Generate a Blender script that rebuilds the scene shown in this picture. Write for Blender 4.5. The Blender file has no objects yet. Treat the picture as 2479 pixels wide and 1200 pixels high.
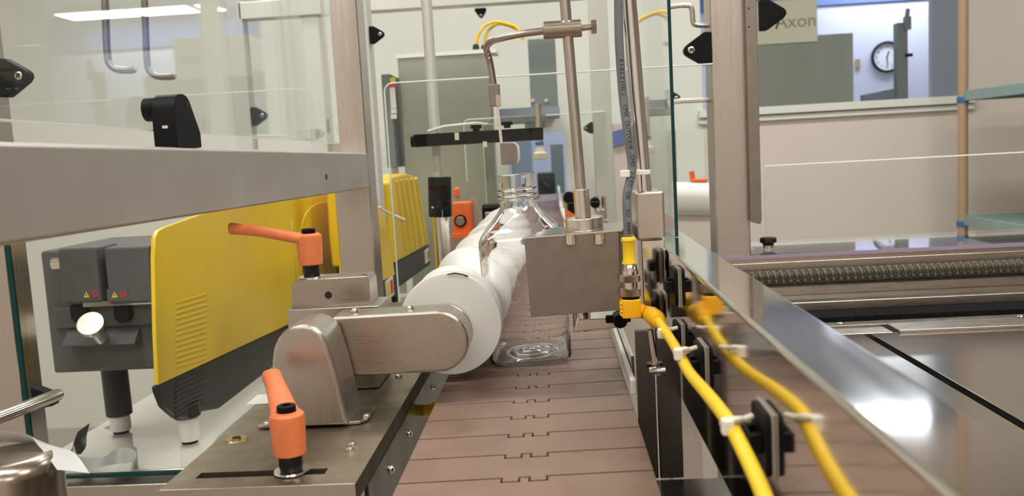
import bpy, bmesh, math, random
from mathutils import Vector, Matrix
random.seed(4)
PI = math.pi
S = bpy.context.scene
COL = S.collection

# ---------------------------------------------------------------- camera
F, CX, CY = 2100.0, 1239.5, 600.0
EYE = Vector((0, 0, .192))
yc = Vector((1340 - CX, CY - 364, F)).normalized()
zc = Vector((-.055, 1, 0)); zc.z = -(zc.x*yc.x + zc.y*yc.y)/yc.z; zc.normalize()
xc = yc.cross(zc)
if xc.x < 0: xc = -xc
# rows: world axes expressed in (right, up, forward) of the camera
ROWS = (xc, yc, zc)
right = Vector([r.x for r in ROWS]); up = Vector([r.y for r in ROWS]); fwd = Vector([r.z for r in ROWS])
cam = bpy.data.cameras.new('camera'); co = bpy.data.objects.new('camera', cam); COL.objects.link(co)
m = Matrix.Identity(4)
for i in range(3):
    m[i][0] = right[i]; m[i][1] = up[i]; m[i][2] = -fwd[i]; m[i][3] = EYE[i]
co.matrix_world = m
cam.sensor_width = 36; cam.sensor_fit = 'HORIZONTAL'; cam.lens = 36*F/2479
cam.clip_start = .02; cam.clip_end = 50
cam.dof.use_dof = True; cam.dof.focus_distance = .78; cam.dof.aperture_fstop = 13
S.camera = co

def ray(px, py): return right*(px-CX) + up*(CY-py) + fwd*F
def YY(px, py, y): r = ray(px, py); return EYE + r*(y/r.y)
def ZZ(px, py, z): r = ray(px, py); return EYE + r*((z-EYE.z)/r.z)
def XX(px, py, x): r = ray(px, py); return EYE + r*(x/r.x)

# ---------------------------------------------------------------- world, light, exposure
W = bpy.data.worlds.new('world'); S.world = W; W.use_nodes = True
W.node_tree.nodes['Background'].inputs[0].default_value = (.95, .97, 1, 1)
W.node_tree.nodes['Background'].inputs[1].default_value = .6
S.view_settings.view_transform = 'Standard'; S.view_settings.look = 'None'
S.view_settings.gamma = 1; S.view_settings.exposure = 0.0
S.view_settings.use_curve_mapping = False
CEIL = 1.75
LAMPS = [  # x, y, size x, size y, watts, colour
    (-.9, .2, 1.2, .3, 16, (1, .95, .87)), (.9, .2, 1.2, .3, 16, (1, .95, .87)),
    (-.9, 2.2, 1.2, .3, 16, (1, .96, .9)), (.9, 2.2, 1.2, .3, 16, (1, .96, .9)),
    (-.9, -1.7, 1.2, .3, 16, (1, .95, .87)), (.9, -1.7, 1.2, .3, 16, (1, .95, .87)),
    (.0, 5.0, 1.2, .3, 20, (.74, .84, 1)), (2.2, 4.9, 1.2, .3, 20, (.74, .84, 1)),
    (3.66, 8.2, .66, .34, 5, (.74, .84, 1)), (3.02, 8.2, .54, .34, 4, (.74, .84, 1)), (2.58, 8.2, .16, .34, 1.5, (.74, .84, 1)), (.9, 7.2, 1.2, .3, 20, (.74, .84, 1))]
for i, (x, y, sx, sy, w, c) in enumerate(LAMPS):
    l = bpy.data.lights.new('lamp_light', 'AREA'); l.shape = 'RECTANGLE'; l.size = sx; l.size_y = sy
    l.energy = w; l.color = c
    o = bpy.data.objects.new('lamp_light', l); COL.objects.link(o); o.location = (x, y, CEIL-.062)

# ---------------------------------------------------------------- materials
def mat(name, col, rough=.5, metal=0, trans=0, ior=1.45, sss=0, noise=None, bump=0, scale=(40, 40, 40), rvar=0, coat=0, spec=None):
    """noise = second colour blended in by a procedural noise"""
    mt = bpy.data.materials.new(name); mt.use_nodes = True
    nt = mt.node_tree; b = nt.nodes['Principled BSDF']
    b.inputs['Base Color'].default_value = (*col, 1); b.inputs['Roughness'].default_value = rough
    b.inputs['Metallic'].default_value = metal; b.inputs['Transmission Weight'].default_value = trans
    b.inputs['IOR'].default_value = ior; b.inputs['Coat Weight'].default_value = coat
    if spec is not None: b.inputs['Specular IOR Level'].default_value = spec
    if sss:
        b.inputs['Subsurface Weight'].default_value = sss; b.inputs['Subsurface Radius'].default_value = (.01, .009, .008)
        b.inputs['Subsurface Scale'].default_value = 1
    tc = nt.nodes.new('ShaderNodeTexCoord'); mp = nt.nodes.new('ShaderNodeMapping'); mp.inputs['Scale'].default_value = scale
    nt.links.new(tc.outputs['Object'], mp.inputs['Vector'])
    nz = nt.nodes.new('ShaderNodeTexNoise'); nz.inputs['Scale'].default_value = 1; nz.inputs['Detail'].default_value = 4
    nt.links.new(mp.outputs[0], nz.inputs['Vector'])
    if noise:
        rp = nt.nodes.new('ShaderNodeValToRGB'); rp.color_ramp.elements[0].position = .35; rp.color_ramp.elements[1].position = .68
        rp.color_ramp.elements[0].color = (*col, 1); rp.color_ramp.elements[1].color = (*noise, 1)
        nt.links.new(nz.outputs['Fac'], rp.inputs[0]); nt.links.new(rp.outputs[0], b.inputs['Base Color'])
    if rvar:
        mr = nt.nodes.new('ShaderNodeMapRange'); mr.inputs['From Min'].default_value = .3; mr.inputs['From Max'].default_value = .7
        mr.inputs['To Min'].default_value = max(0, rough-rvar); mr.inputs['To Max'].default_value = rough+rvar
        nt.links.new(nz.outputs['Fac'], mr.inputs['Value']); nt.links.new(mr.outputs[0], b.inputs['Roughness'])
    if bump:
        bp = nt.nodes.new('ShaderNodeBump'); bp.inputs['Strength'].default_value = bump; bp.inputs['Distance'].default_value = .0005
        nt.links.new(nz.outputs['Fac'], bp.inputs['Height']); nt.links.new(bp.outputs[0], b.inputs['Normal'])
    return mt
def pane_mat(name, tint, refl=.045, gloss=(1, 1, 1)):
    mt = bpy.data.materials.new(name); mt.use_nodes = True; nt = mt.node_tree; nt.nodes.clear()
    out = nt.nodes.new('ShaderNodeOutputMaterial'); mix = nt.nodes.new('ShaderNodeMixShader')
    t = nt.nodes.new('ShaderNodeBsdfTransparent'); t.inputs[0].default_value = (*tint, 1)
    g = nt.nodes.new('ShaderNodeBsdfGlossy'); g.inputs['Roughness'].default_value = 0.01; g.inputs['Color'].default_value = (*gloss, 1)
    lw = nt.nodes.new('ShaderNodeLayerWeight'); lw.inputs['Blend'].default_value = .5
    pw = nt.nodes.new('ShaderNodeMath'); pw.operation = 'POWER'; pw.inputs[1].default_value = 5
    ma = nt.nodes.new('ShaderNodeMath'); ma.operation = 'MULTIPLY_ADD'; ma.inputs[1].default_value = 1-refl; ma.inputs[2].default_value = refl
    nt.links.new(lw.outputs['Facing'], pw.inputs[0]); nt.links.new(pw.outputs[0], ma.inputs[0])
    nt.links.new(ma.outputs[0], mix.inputs[0]); nt.links.new(t.outputs[0], mix.inputs[1]); nt.links.new(g.outputs[0], mix.inputs[2])
    nt.links.new(mix.outputs[0], out.inputs[0]); return mt
def emis(name, col, s):
    mt = bpy.data.materials.new(name); mt.use_nodes = True; b = mt.node_tree.nodes['Principled BSDF']
    b.inputs['Base Color'].default_value = (*col, 1)
    b.inputs['Emission Color'].default_value = (*col, 1); b.inputs['Emission Strength'].default_value = s; return mt

M = dict(
    steel=mat('brushed_steel', (.54, .495, .445), .33, 1, scale=(900, 900, 25), rvar=.07, bump=.03),
    steel_y=mat('brushed_steel_lengthwise', (.56, .52, .47), .36, 1, scale=(900, 25, 900), rvar=.07, bump=.03),
    steel_x=mat('brushed_steel_crosswise', (.46, .41, .355), .30, 1, scale=(25, 900, 900), rvar=.07, bump=.03),
    palesteel=mat('pale_satin_steel', (.60, .61, .56), .5, .3, noise=(.64, .65, .60), scale=(5, 5, 3)),
    stain_steel=mat('stained_beam_steel', (.66, .62, .58), .42, 1, noise=(.585, .535, .48), scale=(9, 9, 9), rvar=.06),
    dull=mat('dull_steel_plate', (.31, .265, .195), .45, 1, noise=(.24, .20, .145), scale=(60, 60, 60), rvar=.06),
    polished=mat('polished_steel', (.74, .73, .72), .07, 1, scale=(30, 30, 30), rvar=.02),
    mirror=mat('mirror_steel', (.72, .68, .64), .08, 1, scale=(80, 4, 80), rvar=.03),
    chrome=mat('chrome', (.75, .71, .66), .16, 1),
    darksteel=mat('dark_polished_steel', (.16, .15, .14), .2, 1, scale=(40, 40, 8), rvar=.06),
    brownrod=mat('bronzed_steel_rod', (.42, .36, .30), .25, 1),
    sheet=mat('satin_sheet', (.31, .275, .24), .38, 1, noise=(.27, .24, .205), scale=(70, 70, 70), rvar=.05),
    black=mat('black_plastic', (.005, .005, .006), .5, noise=(.008, .008, .009), spec=.15),
    blackmetal=mat('black_oxide', (.012, .012, .013), .35, .3),
    orange=mat('orange_plastic', (.78, .20, .065), .45, noise=(.84, .235, .08), scale=(200, 200, 200), bump=.3),
    redorange=mat('red_orange_plastic', (.85, .155, .025), .4),
    uhmw=mat('white_plastic_screw', (.73, .715, .68), .38, sss=.25, noise=(.76, .745, .71), scale=(9, 9, 9), bump=.1),
    yellow=mat('yellow_cover_paint', (.80, .54, .02), .30, noise=(.83, .57, .025), scale=(8, 8, 8), coat=.2),
    cableyel=mat('yellow_cable', (.85, .55, .01), .42, noise=(.90, .60, .02), scale=(120, 120, 120)),
    connyel=mat('yellow_moulding', (.90, .46, .005), .4),
    greycable=mat('grey_cable', (.145, .155, .17), .5),
    slat=mat('brown_chain_plastic', (.20, .126, .093), .34, noise=(.225, .144, .108), scale=(35, 35, 35), rvar=.10, bump=.1),
    pet=mat('clear_bottle_plastic', (1, 1, 1), .0, trans=1, ior=1.5),
    glass=pane_mat('guard_glass', (.955, .972, .958), .04),
    acrylic=pane_mat('clear_acrylic', (.975, .985, .975), .012),
    purple=pane_mat('tinted_cover', (.93, .90, .95), .12),
    purple_edge=mat('tinted_cover_edge', (.33, .25, .36), .25),
    edge_green=mat('glass_edge', (.008, .04, .036), .2, spec=.2),
    edge_highlight=mat('painted_edge_highlight', (.9, .9, .87), .2),  # highlight along the acrylic edge, put in as a near-white colour
    edge_pale=mat('pale_acrylic_edge', (.72, .76, .70), .25),
    grey=mat('dark_grey_casing', (.085, .088, .088), .5, noise=(.1, .102, .1), scale=(60, 60, 60)),
    charcoal=mat('charcoal_base', (.014, .015, .016), .4),
    white=mat('white_plastic', (.75, .73, .68), .4, noise=(.78, .76, .71)),
    tie=mat('nylon_tie', (.80, .76, .66), .4, sss=.1),
    paper=mat('paper_label', (.55, .55, .53), .5, noise=(.62, .62, .60)),
    cardboard=mat('torn_brown_paper', (.5, .36, .16), .8),
    wall=mat('wall_paint', (.70, .62, .55), .85, noise=(.72, .64, .57), scale=(2, 2, 2)),
    wallgreen=mat('pale_wall_paint', (.75, .765, .70), .8, noise=(.77, .785, .72), scale=(2, 2, 2)),
    bluewall=mat('bluish_wall_paint', (.60, .62, .78), .8, noise=(.63, .65, .80), scale=(1, 1, 1)),
    blueband=mat('blue_band', (.13, .19, .45), .7, noise=(.17, .23, .50), scale=(2, 2, 2)),
    bluegrey=mat('blue_grey_frame', (.24, .28, .34), .5),
    floor=mat('floor_paint', (.40, .37, .33), .4, noise=(.45, .42, .38), scale=(3, 3, 3)),
    ceiling=mat('ceiling_tile', (.78, .77, .74), .9, noise=(.8, .79, .76)),
    cream=mat('cream_panel', (.70, .66, .50), .5),
    cabinet=mat('green_grey_cabinet', (.34, .37, .32), .35, .5, noise=(.29, .31, .26), scale=(3, 3, 1.5)),
    cabinet2=mat('slate_grey_cabinet', (.17, .20, .19), .45),
    table=mat('mirror_white_table', (.84, .82, .78), .06, .45, noise=(.80, .78, .74), scale=(30, 30, 30)),
    tan=mat('tan_post', (.42, .28, .17), .5),
    shelf=mat('sage_shelf', (.24, .34, .32), .4, noise=(.27, .37, .35), scale=(50, 50, 50)),
    blueclip=mat('blue_clip', (.02, .14, .38), .4),
    ink=mat('black_print', (.01, .01, .01), .6),
    greytext=mat('grey_print', (.33, .30, .26), .6),
    labelw=mat('white_sticker', (.7, .7, .66), .5),
    labely=mat('yellow_warning_print', (.8, .6, .02), .5),
    labelr=mat('red_warning_print', (.7, .03, .03), .5),
    cap=mat('ivory_cap', (.62, .58, .47), .45),
    blackrub=mat('black_brush_rack', (.005, .005, .005), .8, bump=1, noise=(.012, .012, .012), spec=.05, scale=(400, 60, 400)),
    plate=mat('brown_grey_table_steel', (.54, .49, .45), .15, 1, noise=(.52, .47, .43), scale=(8, 8, 8), rvar=.02),
    brass=mat('brass_cap', (.50, .38, .16), .3, 1),
    screwsteel=mat('lead_screw_steel', (.10, .085, .065), .5, .9),
    clockface=mat('clock_face', (.75, .78, .88), .6),
    lamp=emis('lamp_diffuser', (.95, .97, 1), 8.0),
)

# ---------------------------------------------------------------- mesh helpers
def tilt(v):   # the conveyor and what is clamped to it lean by about one degree against the guard frame
    a = .02; x, z = v.x+.026, v.z
    return Vector((v.x - a*z, v.y, v.z + a*x))
class MB:
    def __init__(s): s.bm = bmesh.new()
    def add(s, verts, faces, mi=0, M4=None):
        vs = [s.bm.verts.new(M4 @ Vector(v) if M4 else v) for v in verts]
        for f in faces:
            try:
                fc = s.bm.faces.new([vs[i] for i in f]); fc.material_index = mi
            except ValueError: pass
        return s
    def box(s, a, b, mi=0, M4=None):
        x0, y0, z0 = a; x1, y1, z1 = b
        v = [(x, y, z) for x in (x0, x1) for y in (y0, y1) for z in (z0, z1)]
        f = [(0, 1, 3, 2), (4, 6, 7, 5), (0, 4, 5, 1), (2, 3, 7, 6), (0, 2, 6, 4), (1, 5, 7, 3)]
        return s.add(v, f, mi, M4)
    def prism(s, poly, axis, a, b, mi=0, M4=None):
        """poly: 2-D outline in the two other axes, extruded along axis from a to b"""
        def mk(p, t):
            if axis == 'x': return (t, p[0], p[1])
            if axis == 'y': return (p[0], t, p[1])
            return (p[0], p[1], t)
        n = len(poly); v = [mk(p, a) for p in poly]+[mk(p, b) for p in poly]
        f = [tuple(range(n)), tuple(range(2*n-1, n-1, -1))]+[(i, i+n, (i+1) % n+n, (i+1) % n) for i in range(n)]
        return s.add(v, f, mi, M4)
    def loft(s, rings, mi=0, caps=True, closed=False, M4=None):
        n = len(rings[0]); v = [p for r in rings for p in r]; f = []
        R = len(rings)
        for j in range(R if closed else R-1):
            k = (j+1) % R
            for i in range(n): f.append((j*n+i, j*n+(i+1) % n, k*n+(i+1) % n, k*n+i))
        if caps and not closed: f += [tuple(range(n-1, -1, -1)), tuple((R-1)*n+i for i in range(n))]
        return s.add(v, f, mi, M4)
    def tube(s, pts, r, n=16, mi=0, caps=True, M4=None):
        pts = [Vector(p) for p in pts]; rs = r if isinstance(r, (list, tuple)) else [r]*len(pts)
        t0 = (pts[1]-pts[0]).normalized(); u = t0.orthogonal().normalized(); rings = []
        for i, p in enumerate(pts):
            t = ((pts[min(i+1, len(pts)-1)]-pts[max(i-1, 0)])).normalized()
            u = (u - t*u.dot(t)).normalized(); w = t.cross(u)
            rings.append([tuple(p + (u*math.cos(2*PI*k/n) + w*math.sin(2*PI*k/n))*rs[i]) for k in range(n)])
        return s.loft(rings, mi, caps, M4=M4)
    def cyl(s, p0, p1, r0, r1=None, n=32, mi=0, M4=None):
        return s.tube([p0, p1], [r0, r0 if r1 is None else r1], n, mi, True, M4)
    def lathe(s, prof, n=40, mi=0, M4=None, closed=False):
        """prof: list of (r, z) about the z axis"""
        rings = [[(r*math.cos(2*PI*k/n), r*math.sin(2*PI*k/n), z) for k in range(n)] for r, z in prof]
        return s.loft(rings, mi, not closed, closed, M4=M4)
    def text(s, body, size, M4, mi=0, depth=.0002):
        cu = bpy.data.curves.new('t', 'FONT'); cu.body = body; cu.size = size; cu.extrude = depth; cu.align_x = 'CENTER'; cu.align_y = 'CENTER'
        cu.resolution_u = 3
        o = bpy.data.objects.new('t', cu); COL.objects.link(o); dg = bpy.context.evaluated_depsgraph_get(); dg.update()
        me = o.evaluated_get(dg).to_mesh()
        v = [tuple(q.co) for q in me.vertices]; f = [tuple(p.vertices) for p in me.polygons]
        s.add(v, f, mi, M4); o.evaluated_get(dg).to_mesh_clear(); bpy.data.objects.remove(o); bpy.data.curves.remove(cu)
        return s
    def apply(s, fn):
        for v in s.bm.verts: v.co = fn(v.co)
        return s
    def build(s, name, mats, parent=None, bevel=0, seg=2, smooth=35, weld=True, world=True, wn=False):
        bm = s.bm
        if weld: bmesh.ops.remove_doubles(bm, verts=bm.verts, dist=1e-6)
        bmesh.ops.recalc_face_normals(bm, faces=bm.faces)
        loc = Vector((0, 0, 0))
        if parent is None and bm.verts:
            xs = [v.co.x for v in bm.verts]; ys = [v.co.y for v in bm.verts]; zs = [v.co.z for v in bm.verts]
            loc = Vector(((min(xs)+max(xs))/2, (min(ys)+max(ys))/2, min(zs)))
        me = bpy.data.meshes.new(name); o = bpy.data.objects.new(name, me); COL.objects.link(o)
        if parent is not None:
            o.parent = parent
            if world:
                inv = root_matrix(parent).inverted()
                for v in bm.verts: v.co = inv @ v.co
        else:
            for v in bm.verts: v.co -= loc
            o.location = loc
        bm.to_mesh(me); bm.free()
        for mm in (mats if isinstance(mats, (list, tuple)) else [mats]): me.materials.append(M[mm])
        if smooth:
            for p in me.polygons: p.use_smooth = True
            me.set_sharp_from_angle(angle=math.radians(smooth))
        if wn or smooth in (25, 30):
            w = o.modifiers.new('weighted', 'WEIGHTED_NORMAL'); w.keep_sharp = True; w.weight = 100
        if bevel:
            b = o.modifiers.new('bevel', 'BEVEL'); b.width = bevel; b.segments = seg; b.limit_method = 'ANGLE'; b.angle_limit = math.radians(40); b.harden_normals = True
        return o
def root_matrix(o):
    mm = Matrix.LocRotScale(o.location, o.rotation_euler, o.scale)
    return root_matrix(o.parent) @ mm if o.parent else mm
def tag(o, label, cat, group=None, kind=None):
    if label: o['label'] = label
    if cat: o['category'] = cat
    if group: o['group'] = group
    if kind: o['kind'] = kind
    return o
def thing(name, label, cat, loc=(0, 0, 0), rot=(0, 0, 0), group=None):
    o = bpy.data.objects.new(name, None); COL.objects.link(o); o.location = loc; o.rotation_euler = rot; o.empty_display_size = .01
    return tag(o, label, cat, group)
def kids(o): return [c for c in bpy.data.objects if c.parent == o]
def dup(o, loc=None, rot=None, label=None, scale=None, parent=None):
    c = o.copy(); COL.objects.link(c)
    if parent: c.parent = parent
    if loc is not None: c.location = loc
    if rot is not None: c.rotation_euler = rot
    if scale is not None: c.scale = scale
    if label: c['label'] = label
    for k in kids(o): dup(k, parent=c)
    return c
def struct(o): o['kind'] = 'structure'; return o
def screw(mb, M4, r=.003, h=.0015, mi=0):
    mb.lathe([(0.0001, 0), (r, 0), (r, h*.4), (r*.8, h), (r*.5, h*1.15), (r*.45, h*.6), (.0001, h*.6)], 16, mi, M4)
def TR(loc, rot=(0, 0, 0)): return Matrix.LocRotScale(Vector(loc), __import__('mathutils').Euler(rot), None)
def curve(pts, n=8):
    """Catmull-Rom through the points"""
    pts = [Vector(p) for p in pts]; out = []
    for i in range(len(pts)-1):
        p0 = pts[max(i-1, 0)]; p1 = pts[i]; p2 = pts[i+1]; p3 = pts[min(i+2, len(pts)-1)]
        for k in range(n):
            t = k/n
            out.append(.5*((2*p1)+(-p0+p2)*t+(2*p0-5*p1+4*p2-p3)*t*t+(-p0+3*p1-3*p2+p3)*t**3))
    return out+[pts[-1]]
def rrect(w, h, r, n=6, cx=0, cy=0):
    out = []
    for qx, qy, a0 in ((1, 1, 0), (-1, 1, 90), (-1, -1, 180), (1, -1, 270)):
        for k in range(n+1):
            a = math.radians(a0+90*k/n); out.append((cx+qx*(w/2-r)+r*math.cos(a), cy+qy*(h/2-r)+r*math.sin(a)))
    return out

# ================================================================ THE ROOM
BY = 3.6     # back wall
mb = MB(); mb.box((-2.6, -3, -.95), (5, 9, -.9)); struct(mb.build('floor', 'floor', smooth=0))
mb = MB(); mb.box((-2.6, -3, CEIL), (5, 9, CEIL+.05)); struct(mb.build('ceiling', 'ceiling', smooth=0))
mb = MB(); mb.box((-2.6, -3, -.9), (-2.5, BY, CEIL)); struct(mb.build('wall_left', 'wall', smooth=0))
mb = MB(); mb.box((4.9, -3, -.9), (5, 9, CEIL)); struct(mb.build('wall_right', 'wall', smooth=0))
mb = MB(); mb.box((-2.5, -3, -.9), (4.9, -2.9, CEIL)); struct(mb.build('wall_front', 'wall', smooth=0))
# back wall with a low opening for the conveyor and a wide window
dl, dr = YY(1228, 330, BY).x, YY(1368, 330, BY).x; dt = YY(1300, 320, BY).z
wl, wr = YY(1700, 200, BY).x, YY(2272, 240, BY).x; wb = YY(2080, 246, BY).z; wt = 1.25
mb = MB()
mb.box((-2.5, BY, -.9), (dl, BY+.04, CEIL)); mb.box((dl, BY, dt), (dr, BY+.04, CEIL)); mb.box((dr, BY, -.9), (wl, BY+.04, CEIL))
mb.box((dl, BY, -.9), (dr, BY+.04, -.25))
struct(mb.build('wall_back', 'wallgreen', smooth=0))
mb = MB()
mb.box((wl, BY, -.9), (wr, BY+.04, wb)); mb.box((wl, BY, wt), (wr, BY+.04, CEIL)); mb.box((wr, BY, -.9), (4.9, BY+.04, CEIL))
struct(mb.build('wall_back_right', 'wall', smooth=0))
mb = MB(); mb.box((wl-.02, BY-.02, wb-.055), (wr+.13, BY, wb-.035)); mb.box((wl-.02, BY-.035, wb-.03), (wr+.13, BY, wb)); struct(mb.build('trim_1', 'wallgreen', bevel=.002))
mb = MB(); mb.box((wr-.04, BY-.025, wb), (wr+.085, BY-.001, wt)); struct(mb.build('trim_2', 'bluegrey', bevel=.002))
mb = MB(); mb.box((wl, BY+.015, wb), (wr, BY+.021, wt)); struct(mb.build('window_1', 'acrylic', smooth=0))
# the room beyond
mb = MB(); mb.box((-2.6, 8.6, -.9), (4.9, 8.7, CEIL)); struct(mb.build('wall_far', 'bluewall', smooth=0))
mb = MB(); mb.box((-2.6, 8.57, 1.42), (4.9, 8.6, CEIL)); struct(mb.build('trim_3', 'blueband', smooth=0))
mb = MB(); mb.box((-2.6, BY+.04, -.9), (-2.5, 8.6, CEIL)); struct(mb.build('wall_far_left', 'bluewall', smooth=0))

# ceiling lamps
lampnames = ['above the left rear of the labelling room', 'above the right rear of the labelling room', 'over the left far machines', 'over the right far window',
    'at the back left behind the viewer', 'at the back right behind the viewer', 'in the blue room nearest the opening', 'in the blue room near the window',
    'in the blue room at the far right corner', 'in the blue room by the far wall', 'shortest one, in the blue room by the far wall', 'in the blue room over its far left']
for (x, y, sx, sy, w, c), nm in zip(LAMPS, lampnames):
    t = thing('ceiling_light', 'long white fluorescent ceiling light '+nm, 'ceiling light', (x, y, CEIL), group='ceiling lights')
    MB().box((-sx/2-.02, -sy/2-.02, -.05), (sx/2+.02, sy/2+.02, 0)).build('housing', 'white', t, world=False, smooth=0)
    MB().box((-sx/2, -sy/2, -.06), (sx/2, sy/2, -.05)).build('diffuser', 'lamp', t, world=False, smooth=0)

# clock on the far wall
c0 = YY(2146, 138, 8.59); cr = .147
t = thing('wall_clock', 'round dark-rimmed wall clock on the far wall seen through the window', 'clock', c0)
Mx = Matrix.Translation(c0) @ Matrix.Rotation(PI/2, 4, 'X')
MB().lathe([(cr-.022, 0), (cr, 0), (cr, .03), (cr-.018, .035), (cr-.022, .012)], 48, 0, Mx, True).build('rim', 'blackmetal', t)
mb = MB(); mb.lathe([(.001, .0), (cr-.02, 0), (cr-.02, .01), (.001, .01)], 48, 0, Mx); mb.build('dial', 'clockface', t)
dial = kids(t)[-1] if kids(t)[-1].name.startswith('dial') else [k for k in kids(t) if k.name.startswith('dial')][0]
for k in range(12):
    a = math.radians(90-30*k); MB().text(str(k or 12), .030, Mx @ Matrix.Translation((math.cos(a)*.095, math.sin(a)*.095, .0115))).build('numeral', 'ink', dial, weld=False, smooth=0)
for a, L, w in ((math.radians(90-175), .085, .008), (math.radians(90-20), .055, .011)):
    MB().box((-.01, -w/2, .013), (L, w/2, .015), 0, Mx @ Matrix.Rotation(a, 4, 'Z')).build('hand', 'ink', t)

# ================================================================ CONVEYOR
P0 = .0403; y0 = .4996
mb = MB(); bxc = -.0268
hw = .0765
def slat_outline(yf, yb):
    a, b, k, g = .013, .0036, .0065, .0011
    fr = [(-hw, yf), (-a, yf), (-a, yf-k), (-b, yf-k), (-b, yf), (b, yf), (b, yf-k), (a, yf-k), (a, yf), (hw, yf)]
    bk = [(hw, yb), (a+g, yb), (a+g, yb-k), (b-g, yb-k), (b-g, yb), (-b+g, yb), (-b+g, yb-k), (-a-g, yb-k), (-a-g, yb), (-hw, yb)]
    return [(x+bxc, y) for x, y in fr+bk]
belt = thing('conveyor_chain', 'brown plastic tabletop conveyor chain running beside the white timing screw', 'conveyor belt', (bxc, 1.8, -.004))
for k in range(-8, 84):
    y = y0+k*P0
    mb = MB(); mb.prism(slat_outline(y, y+P0-.0022), 'z', -.005, 0)
    mb.apply(tilt); mb.build('slat', 'slat', belt, bevel=.0004, seg=1, smooth=0)
mb = MB(); mb.box((bxc-hw+.004, .16, -.012), (bxc+hw-.004, 3.85, -.0065)); mb.apply(tilt); mb.build('underside', 'charcoal', belt, smooth=0)
# conveyor body under the chain
t = thing('conveyor_bed', 'dark steel conveyor bed under the brown chain', 'conveyor frame', (bxc, 1.2, -.9))
mb = MB(); mb.box((-.100, .15, -.045), (.047, 3.8, -.02)); mb.build('bed', 'darksteel', t, smooth=0)
mb = MB(); mb.box((.0465, .15, -.075), (.0495, 3.8, -.006)); mb.build('side_panel', 'darksteel', t, bevel=.0005)
mb = MB(); mb.box((.0497, .15, -.048), (.1135, .60, -.045)); mb.build('flange', 'darksteel', t, smooth=0)
for yy in (.5, 1.6, 3.0):
    MB().box((-.09, yy, -.9), (-.05, yy+.04, -.046)).build('leg', 'steel', t, bevel=.001)
    MB().box((.01, yy, -.9), (.045, yy+.04, -.046)).build('leg', 'steel', t, bevel=.001)
# guide rail strip right of the bottle, and the far pair
t = thing('guide_rail', 'white plastic guide strip with steel backing along the right edge of the chain', 'guide rail', (.06, .7, 0))
mb = MB(); mb.box((.0505, .655, .0005), (.0545, .88, .012)); mb.apply(tilt); mb.build('wear_strip', 'white', t, bevel=.001)
mb = MB(); mb.box((.055, .70, .002), (.058, 1.15, .02)); mb.apply(tilt); mb.build('backing', 'chrome', t, bevel=.0005)
far_l = [ZZ(1352, 452, 0.03), ZZ(1356, 480, .03), ZZ(1366, 520, .03), (.045, 1.3, .03), (.05, 1.18, .03)]
mb = MB(); mb.tube(curve(far_l, 8), .006, 12); tag(mb.build('guide_rod', 'white'), 'curved white guide rod along the far stretch of the chain', 'guide rail')

# bracket plate facing the viewer, right of the chain
t = thing('guide_bracket', 'dark polished steel bracket plate standing between chain and mirrored rail', 'bracket', (.066, .605, -.045))
a = YY(1516, 800, .60)
mb = MB(); mb.box((.0505, .60, -.044), (.0635, .603, a.z)); mb.box((.0645, .60, -.044), (.0812, .603, a.z)); mb.build('plate', 'darksteel', t, bevel=.0008)
mb = MB(); c = YY(1589, 890, .60); mb.cyl((c.x, .590, c.z), (c.x, .6, c.z), .003); mb.cyl((c.x-.006, .592, c.z), (c.x+.005, .592, c.z), .0028); mb.build('screw', 'chrome', t)
mb = MB(); mb.cyl((c.x-.001, .597, c.z+.004), (c.x-.004, .597, a.z), .0022, n=12); mb.build('rod', 'chrome', t)

# ================================================================ MIRRORED RAIL and its clips, cable
RX0, RX1, RZ0, RZ1 = .082, .1125, .011, .113
t = thing('guard_rail_tube', 'mirror-polished rectangular steel tube running from the lower right corner beside the chain', 'steel tube', ((RX0+RX1)/2, .3, RZ0))
prof = rrect(RX1-RX0, RZ1-RZ0, .0022, 4, (RX0+RX1)/2, (RZ0+RZ1)/2)
MB().prism(prof, 'y', -.25, .80).build('tube', 'mirror', t, smooth=25)
mb = MB(); mb.box((RX0+.004, .70, -.9), (RX1-.002, .73, RZ0)); mb.build('leg', 'steel', t)

clip = thing('cable_clip', None, 'cable clip', (0, 0, 0), group='adhesive cable clips on the mirrored rail')
MB().box((-.0012, -.0135, -.0135), (0, .0135, .0135)).build('foam_pad', 'greytext', clip, bevel=.0003, world=False)
mb = MB(); mb.prism(rrect(.026, .026, .004), 'x', -.0038, -.0013); mb.box((-.0075, -.0085, -.004), (-.0038, -.0045, .004)); mb.box((-.0075, .0045, -.004), (-.0038, .0085, .004)); mb.box((-.009, -.0085, -.004), (-.0075, .0085, .004))
mb.build('mount', 'black', clip, bevel=.0006, world=False)
CLIPS = [(1588, 640, 'topmost and farthest, in the shade under the rail top'), (1640, 690, 'second from the top, tucked behind the steel sensor box'),
    (1648, 822, 'behind the first white tie on the yellow cable'), (1703, 882, 'behind the second white tie on the yellow cable'), (1858, 1058, 'lowest and nearest, beside the large white tie')]
cpos = []
for i, (px, py, nm) in enumerate(CLIPS):
    p = XX(px, py, RX0); cpos.append(p)
    o = clip if i == 0 else dup(clip)
    o.location = p; o['label'] = 'black square adhesive cable clip, '+nm
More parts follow.
